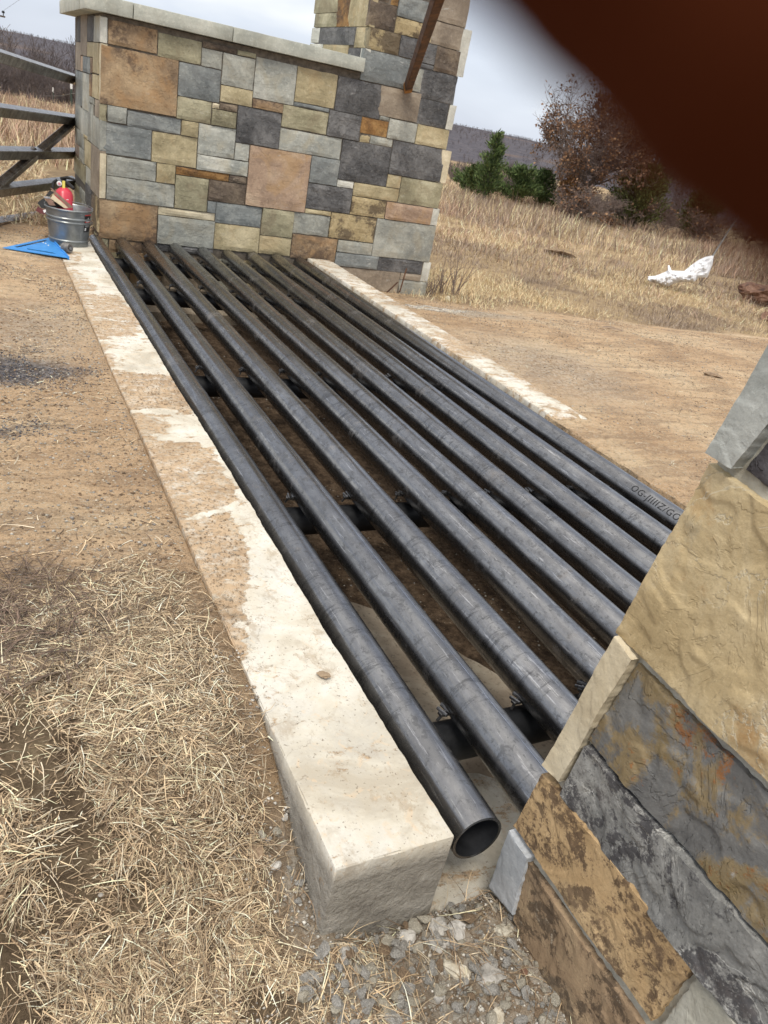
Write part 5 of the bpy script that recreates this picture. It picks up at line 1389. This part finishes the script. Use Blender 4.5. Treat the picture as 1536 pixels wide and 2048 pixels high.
def foot(u, v):
    z = -.2
    for _ in range(5):
        p = at_z(u, v, z); z = gz1(p[0], p[1])
    return p
def oak(px, d, height, seed, label, leafn, name='oak_tree', levels=5, group=None, spread=.62, r0=.07, leafcols=None, bark=BARK, lean=(0, 0), sx=1.0, trunk=.25, cut=None):
    p = foot(*px) if d is None else at_d(px[0], px[1], d); z = gz1(p[0], p[1])
    root = thing(name, label, 'tree' if height > 1.6 else 'shrub', (p[0], p[1], z), group)
    segs, tips = grow((p[0], p[1], z - .1), height, seed, levels, spread, (2, 3), r0, lean, trunk=trunk)
    if True:      # sx = crown width / height
        zt = np.array([s[1].z for s in segs]); kz = height / (np.percentile(zt, 99.7) - z)
        hw = np.percentile([math.hypot(s[1].x - p[0], s[1].y - p[1]) for s in segs], 98); kx = sx * height / 2 / hw
        f = lambda q: Vector((p[0] + (q.x - p[0]) * kx, p[1] + (q.y - p[1]) * kx, z + (q.z - z) * kz))
        segs = [(f(a), f(b), ra, rb, l) for a, b, ra, rb, l in segs]; tips = [(f(a), dd) for a, dd in tips]
    big = [s for s in segs if s[4] <= 1]; small = [s for s in segs if s[4] > 1]
    v, f = segs_np(big, .01); mesh_np('trunk', v, f, bark, root, (p[0], p[1], z))
    v, f = segs_np(small, .0035); mesh_np('twigs', v, f, TWIG, root, (p[0], p[1], z))
    if leafn:
        r = np.random.default_rng(seed)
        ends = np.array([s[1][:] for s in segs if s[4] >= levels - 1])
        cl = vnoise(ends[:, 0] * 3 + ends[:, 2] * 2, ends[:, 1] * 3 + ends[:, 2] * 3, 1.6, seed) > .52
        e = ends[cl] if cl.sum() > 10 else ends
        P = e[r.integers(0, len(e), leafn)] + r.normal(0, .05, (leafn, 3))
        v, f, c = leaf_cloud(P, (.04, .10), leafcols or [(.24, .14, .09), (.31, .175, .10), (.17, .105, .075), (.38, .23, .13)], seed, .7)
        mesh_np('leaves', v, f, OAKLEAF, root, (p[0], p[1], z), col=c)
    return root
def cedar(px, d, height, width, seed, label, n=9000, shape=1.0, name='cedar_tree', cols=None):
    p = foot(*px) if d is None else at_d(px[0], px[1], d); z = gz1(p[0], p[1])
    root = thing(name, label, 'evergreen tree', (p[0], p[1], z))
    r = random.Random(seed); rr = np.random.default_rng(seed)
    mb = MB(); mb.tube([(p[0], p[1], z - .1), (p[0], p[1], z + height * .95)], [.05 * height / 2, .008], 7); mb.build('trunk', BARK, root)
    segs = []; P = []; O = []
    nb = int(42 * height)
    for k in range(nb):
        t = (k + r.random()) / nb; zz = z + height * (.04 + .92 * t)
        L = width / 2 * (1 - t) ** shape * r.uniform(.55, 1.15) + .06
        a = r.uniform(0, 2 * PI); rise = r.uniform(.25, .9)
        dirv = np.array([math.cos(a), math.sin(a), rise]); dirv /= np.linalg.norm(dirv)
        b0 = np.array([p[0], p[1], zz]); e = b0 + dirv * L
        segs.append((Vector(b0), Vector(e), .012, .004, 0))
        m = int(n / nb * (L / (width / 4)) ** .8) + 8
        tt = rr.random(m) ** .6
        q = b0 + (e - b0)[None] * tt[:, None] + rr.normal(0, .045 + .05 * L, (m, 3)) * np.array([1, 1, .8])
        P.append(q); O.append(np.tile(dirv + np.array([0, 0, .35]), (m, 1)))
    v, f = segs_np(segs); mesh_np('limbs', v, f, TWIG, root, (p[0], p[1], z))
    P = np.concatenate(P); O = np.concatenate(O)
    v, f, c = leaf_cloud(P, (.05, .13), cols or [(.035, .065, .022), (.05, .09, .03), (.028, .048, .022), (.07, .105, .035)], seed, .32, O)
    mesh_np('foliage', v, f, CEDAR, root, (p[0], p[1], z), col=c)
    return root

oak((1175, 437), None, 3.5, 5, 'spreading oak with grey twigs and clinging brown leaves at the meadow edge', 9500, levels=5, r0=.09, trunk=.22, sx=1.5)
oak((1262, 447), None, 3.9, 9, 'second brown leaved oak crowding the first, half hidden by the finger', 6500, levels=5, r0=.10, trunk=.22, sx=1.2)
oak((1390, 462), None, 3.9, 14, 'third brown leaved oak at far right behind the finger', 4000, levels=5, r0=.10, trunk=.22, sx=1.3)
oak((1132, 428), None, 1.25, 21, 'small sapling holding a bunch of orange brown leaves in front of the oak', 1900, name='oak_sapling', levels=4, r0=.02, leafcols=[(.42, .23, .10), (.48, .28, .13), (.33, .17, .075)], sx=.85, trunk=.4)
oak((1086, 412), None, 2.0, 23, 'slender pale leafless sapling between the cedars and the oak', 0, name='bare_sapling', levels=3, r0=.03, bark=PALEBARK, spread=.42, trunk=.4, sx=.5)
CG = [(.085, .13, .045), (.12, .175, .06), (.06, .09, .038), (.16, .21, .08)]
cedar((968, 398), None, 1.75, 1.05, 41, 'small pointed dark green cedar nearest to the stone tower', 4200, 1.0, cols=CG)
cedar((938, 390), None, .75, 1.1, 42, 'low dark cedar bush left of the pointed cedar', 3000, .5, cols=CG)
cedar((1030, 408), None, .95, 1.3, 43, 'low rounded cedar bush between the pointed cedar and the pale sapling', 4600, .45, cols=CG)
cedar((1075, 416), None, 1.0, 1.0, 44, 'rounded cedar bush behind the pale sapling', 3200, .5, cols=CG)
cedar((1262, 458), None, 1.6, 1.8, 45, 'dense olive green cedar bush in front of the oaks', 11000, .45, cols=[(.10, .13, .045), (.14, .18, .06), (.07, .09, .035), (.18, .21, .08)])
cedar((1385, 478), None, 1.3, 1.5, 46, 'dark cedar bush under the finger at far right', 8000, .5, cols=CG)
# thicket of bare brush below the oaks
for k, (x, y, d, h) in enumerate(((1120, 437, None, .75), (1180, 447, None, .9), (1208, 450, None, .8), (1160, 446, None, .6), (1330, 472, None, .9), (1410, 490, None, .9), (1490, 500, None, .9))):
    lab = ['knee high grey brush under the small orange leaved sapling', 'grey brush beside the oak trunk', 'grey brush touching the olive cedar bush on its left', 'lowest grey brush between the leafy sapling and the oak trunk', 'grey brush right of the olive cedar bush',
           'grey brush above the wire of the white sack', 'grey brush at the right edge of the meadow'][k]
    oak((x, y), d, h, 60 + k, lab, 260, name='bare_shrub', levels=4, r0=.016, trunk=.22, sx=2.2)
# woods
def bare_tree_mesh(seed, h, lv=3):
    segs, tips = grow((0, 0, -.3), h, seed, lv, .5, (2, 3), h * .012, trunk=.33, up=.5)
    v, f = segs_np(segs, .012 if h < 7 else .03)
    return v, f
def woods(name, label, P, hs, protos, mat, seed):
    r = random.Random(seed); VV = []; FF = []; n = 0
    for (x, y, z), h in zip(P, hs):
        v, f = r.choice(protos); a = r.uniform(0, 6.28); s = h / 6
        R = np.array([[math.cos(a), -math.sin(a), 0], [math.sin(a), math.cos(a), 0], [0, 0, 1]])
        VV.append(v @ R.T * s * np.array([1.0, 1.0, 1]) + np.array([x, y, z])); FF.append(f + n); n += len(v)
    return tag(mesh_np(name, np.concatenate(VV), np.concatenate(FF), mat), kind='stuff')
n_ = NM('winter_twigs'); v_ = n_.vec(world=True); a_ = n_.noise(v_, .35, 4, .6)
WINT = n_.set(color=n_.ramp(a_, [(.35, (.105, .088, .090)), (.5, (.155, .132, .130)), (.68, (.215, .175, .155))]), rough=1., spec=.05)  # twig greys lightened to carry haze over the far woods
protos = [bare_tree_mesh(200 + k, 6, 3) for k in range(7)]
protos_s = [bare_tree_mesh(300 + k, 6, 2) for k in range(5)]
protos_d = [bare_tree_mesh(400 + k, 6, 4) for k in range(3)]
r = np.random.default_rng(77)
P = polar_scatter(260, -6, 13, 42, 110, 71, lift=-.2)
woods('bare_woodland', '', P, r.uniform(3.2, 5.4, len(P)), protos, WINT, 1)
P = polar_scatter(420, 24, 46, 45, 130, 72, lift=-.2)
woods('valley_woodland', '', P, r.uniform(2.2, 4.0, len(P)), protos, WINT, 5)
P = polar_scatter(230, -6, 13, 30, 47, 73, lift=-.1)
woods('bare_brush', '', P, r.uniform(1.3, 2.7, len(P)), protos, WINT, 2)
P = polar_scatter(200, 22, 47, 27, 45, 74, lift=-.1)
woods('bare_thicket', '', P, r.uniform(.7, 1.35, len(P)), protos, WINT, 4)
# trees on the ridge, seen as a fuzzy mass
def ridge_z(R_, A_):
    base = .55 * np.interp(R_, [230, 300, 380, 470, 560, 650, 730, 800], [-17., -9, 0.5, 5.5, 10.0, 13.8, 16.3, 15.5])
    return (base + (fbm(A_ * 40, R_ / 60, 3.0, 4) - .5) * 3.0 * S((R_ - 230) / 200)) * (1 + .1 * np.sin(A_ * 5 + 1))
n = 3600
A_r = np.radians(np.concatenate([r.uniform(-6, 13, n // 2), r.uniform(24, 46, n // 2)])); R_r = 130 + 610 * r.random(n) ** .75
zr = np.where(R_r > 232, ridge_z(R_r, A_r), ground_z(R_r * np.sin(A_r), R_r * np.cos(A_r)))
P = np.stack([R_r * np.sin(A_r), R_r * np.cos(A_r), zr - .5], 1)
woods('hillside_woodland', '', P, r.uniform(2.6, 4.6, n), [(np.asarray(v), f) for v, f in [(lambda q: q)(p_) for p_ in protos_s]], WINT, 3)
# cedar in the woods behind the gate
cedar((37, 205), 50, 4.4, 3.6, 81, 'dark conical cedar standing in the bare woods behind the gate', 7000, .9, cols=[(.03, .05, .022), (.04, .065, .028)])

# weeds at the tower foot
def weed(px, py, h, seed, label, n=9, lean=(0, 0)):
    p = at_z(px, py, -.22); z = gz1(p[0], p[1]); p = at_z(px, py, z)
    r = random.Random(seed); mb = MB()
    for k in range(n):
        a = r.uniform(0, 6.28); hh = h * r.uniform(.5, 1.0); d = Vector((math.cos(a) * r.uniform(.1, .55) + lean[0], math.sin(a) * .3 + lean[1], 1)).normalized()
        pts = [Vector((p[0] + r.uniform(-.05, .05), p[1] + r.uniform(-.05, .05), z - .01))]
        for s in range(4):
            pts.append(pts[-1] + d * hh / 4); d = (d + Vector((r.gauss(0, .12), r.gauss(0, .12), 0))).normalized()
            if s >= 1 and r.random() < .75:
                e = (d + Vector((r.gauss(0, .6), r.gauss(0, .6), .1))).normalized(); mb.tube([pts[-1], pts[-1] + e * hh * .2], [.0022, .001], 4)
        mb.tube(pts, [.004, .0035, .003, .002, .0012], 5)
    return tag(mb.build('dead_weed', TWIG, None, (p[0], p[1], z)), label, 'dead weed')
weed(905, 592, .52, 1, 'tall leafless dead weed beside the right edge of the tower foot', 12)
weed(880, 590, .34, 2, 'short bushy dead weed touching the tower foot', 16)
weed(860, 593, .22, 3, 'low tangled dead weed directly in front of the tower foot', 16)
weed(1335, 640, .30, 5, 'single thin dead stem in the pale meadow', 3)
weed(1400, 570, .35, 6, 'dark tangle of dead stems under the raised end of the white sack', 12)
weed(1340, 565, .30, 7, 'thin dead stems crossing in front of the white sack', 7)
weed(1385, 560, .34, 8, 'dead stems crossing the middle of the white sack', 7)
# rusty bars by the tower foot
for (a, b, lab) in ((W3(1090, 1140), W3(1137, 980), 'upright rusty thin bar stuck in the ground at the tower foot'), (W3(1003, 1142), W3(1075, 1075), 'leaning rusty bar low at the tower foot left of the upright one')):
    mb = MB(); A = at_y(*a, 6.62); B = at_y(*b, 6.74); mb.tube([A, B], .007, 8)
    tag(mb.build('rusty_bar', RUSTY, None, tuple(A), smooth=True), lab, 'rusty bar')

# =================================================================== WHITE SACK ON A WIRE
n_ = NM('white_woven_plastic'); v_ = n_.vec(rnd=False); a_ = n_.noise(v_, 5, 6, .6, .5)
SACK = n_.set(color=n_.ramp(a_, [(.3, (.68, .68, .70)), (.6, (.80, .80, .81))]), rough=.6, normal=n_.bump(a_, .3, .008))
BG = zm((1200, 380), 4.571)
sd_ = 11.45
def spt(x, y, dd=0): return Vector(at_d(*BG(x, y), sd_ + dd))
outline_top = [(435, 815), (440, 788), (500, 785), (545, 770), (600, 745), (618, 735), (620, 690), (635, 686), (655, 735), (700, 738), (770, 740), (830, 690), (900, 640), (960, 612), (1040, 595)]
outline_bot = [(437, 832), (470, 845), (520, 850), (560, 870), (600, 880), (625, 880), (640, 872), (660, 862), (700, 848), (740, 842), (800, 840), (860, 838), (910, 800), (980, 800), (1030, 680)]
def dens(P, k=4):
    out = []
    for a, b in zip(P[:-1], P[1:]):
        for i in range(k): out.append((a[0] + (b[0] - a[0]) * i / k, a[1] + (b[1] - a[1]) * i / k))
    return out + [P[-1]]
outline_top = [(x, y, 0) for x, y in dens(outline_top)]; outline_bot = [(x, y, 0) for x, y in dens(outline_bot)]
sack = MB(); nU = len(outline_top); nV = 14; vs = []
for i in range(nU):
    for j in range(2 * nV):
        s = j / nV if j <= nV else (2 * nV - j) / nV
        a = Vector(outline_top[i]); b = Vector(outline_bot[i]); q = a.lerp(b, s)
        th = .14 * math.sin(PI * s) ** .6 * (1 if j <= nV else -1) * (.4 + .6 * math.sin(PI * min(1, (i + 1) / nU)))
        w = mn.noise(Vector((q.x * .03, q.y * .03, 1))) * .05 + mn.noise(Vector((q.x * .09, q.y * .09, 2))) * .02 + abs(mn.noise(Vector((q.x * .035 + q.y * .02, q.y * .03 - q.x * .012, 5)))) * .035 + abs(mn.noise(Vector((q.x * .08, q.y * .02, 9)))) * .012
        vs.append(spt(q.x, q.y, -th + w))
fs = []
for i in range(nU - 1):
    for j in range(2 * nV):
        j2 = (j + 1) % (2 * nV); fs.append((i * 2 * nV + j, i * 2 * nV + j2, (i + 1) * 2 * nV + j2, (i + 1) * 2 * nV + j))
fs.append(tuple(range(2 * nV))); fs.append(tuple((nU - 1) * 2 * nV + j for j in range(2 * nV))[::-1])
sack.add(vs, fs)
so_ = sack.build('white_sack', SACK, None, tuple(spt(740, 860)), smooth=True); tag(so_, 'crumpled white plastic sack in the dry meadow with one end pulled up by wire', 'sack')
mb = MB(); mb.tube([spt(1010, 640), spt(1040, 590), spt(1210, 320, .1), spt(1380, 110, .3), spt(1400, 60, .3)], [.014, .013, .010, .007, .006], 6)
tag(mb.build('guy_wire', WIRE, None), 'thin straight grey wire rising from the raised end of the white sack', 'wire')

# hand lettering, once everything else is placed
wrap_text('OG-JIIIIZ/GO  . Rb', 8, at_z(1236, 975, -.02)[1], math.radians(150), .046, INK, direction=-1)
wrap_text('s/8e-9q Up(phlu k', 1, at_z(742, 1190, -.08)[1], math.radians(192), .030, INK, direction=-1)
wrap_text('jeoh q(AAIL', 1, at_z(625, 1030, -.08)[1], math.radians(196), .030, INK, direction=-1)

# =================================================================== THE PHOTOGRAPHER'S FINGER, almost touching the lens
SKIN = NM('shaded_finger_skin'); v_ = SKIN.vec(rnd=False)
a_ = SKIN.noise(v_, 140, 4, .5); b_ = SKIN.noise(v_, 900, 3, .5)
SKIN = SKIN.set(color=SKIN.ramp(a_, [(.3, (.072, .0165, .0055)), (.7, (.10, .024, .008))]), rough=.95, spec=.08, normal=SKIN.bump(b_, .2, .0002))  # skin darkened to hold the shade of a phone that is not modelled
NAIL = plain('finger_nail', (.16, .07, .05), .35, 0, .05)
dF = .0205
def fpt(x, y, d): return Vector(at_d(x, y, d))
hand = thing('finger', "blurred fingertip of the photographer, shaded dark brown, across the upper right corner, close to the lens", 'finger', tuple(fpt(1500, 0, dF)))
# axis of the finger runs parallel to its visible lower left edge
ax_pts = [(545, -895), (745, -765), (995, -622), (1362, -390), (1690, -85), (1925, 100), (2400, 350), (3000, 620)]
rad = [.0022, .0038, .00455, .00495, .0052, .0052, .0055, .0058]
P_ = [fpt(x, y, .0149) for x, y in ax_pts]
bm = bmesh.new(); SEG = 24; rings = []
vdir = Vector(CAMR[:, 2])
def catm(P, R, n=6):
    out = []; rr = []
    for i in range(len(P) - 1):
        p0 = P[max(i - 1, 0)]; p1 = P[i]; p2 = P[i + 1]; p3 = P[min(i + 2, len(P) - 1)]
        for k in range(n):
            t = k / n; out.append(.5 * ((2 * p1) + (p2 - p0) * t + (2 * p0 - 5 * p1 + 4 * p2 - p3) * t * t + (3 * p1 - p0 - 3 * p2 + p3) * t ** 3)); rr.append(R[i] * (1 - t) + R[i + 1] * t)
    out.append(P[-1]); rr.append(R[-1]); return out, rr
CP, CRr = catm(P_, rad)
for i, (p, rr_) in enumerate(zip(CP, CRr)):
    t = (CP[min(i + 1, len(CP) - 1)] - CP[max(i - 1, 0)]).normalized(); a = (vdir - t * vdir.dot(t)).normalized(); b = t.cross(a)
    rings.append([bm.verts.new(p + (a * math.cos(2 * PI * k / SEG) * .93 + b * math.sin(2 * PI * k / SEG)) * rr_ * (1 + .012 * math.sin(i * 1.1))) for k in range(SEG)])
for i in range(len(rings) - 1):
    for k in range(SEG): bm.faces.new((rings[i][k], rings[i][(k + 1) % SEG], rings[i + 1][(k + 1) % SEG], rings[i + 1][k]))
t = (CP[0] - CP[1]).normalized(); tip = bm.verts.new(CP[0] + t * .0012)
for k in range(SEG): bm.faces.new((rings[0][(k + 1) % SEG], rings[0][k], tip))
bm.faces.new(rings[-1])
bmesh.ops.recalc_face_normals(bm, faces=bm.faces)
me = bpy.data.meshes.new('skin'); off = Vector(hand.location)
for v in bm.verts: v.co -= off
bm.to_mesh(me); bm.free(); me.materials.append(SKIN); me.polygons.foreach_set('use_smooth', [True] * len(me.polygons))
so2 = link(bpy.data.objects.new('skin', me)); so2.parent = hand
mb = MB(); tt = (CP[7] - CP[3]).normalized(); aa = (vdir - tt * vdir.dot(tt)).normalized(); bb = tt.cross(aa)
vs = []
for i in range(2, 12):
    for k in range(7):
        an = (k - 3) / 3 * .75; w = 1 if i < 10 else .9
        vs.append(CP[i] + (aa * math.cos(an) * .95 + bb * math.sin(an) * w) * (CRr[i] + .0002))
mb.add(vs, [(i * 7 + k, i * 7 + k + 1, (i + 1) * 7 + k + 1, (i + 1) * 7 + k) for i in range(9) for k in range(6)])
mb.build('nail', NAIL, hand, smooth=True)
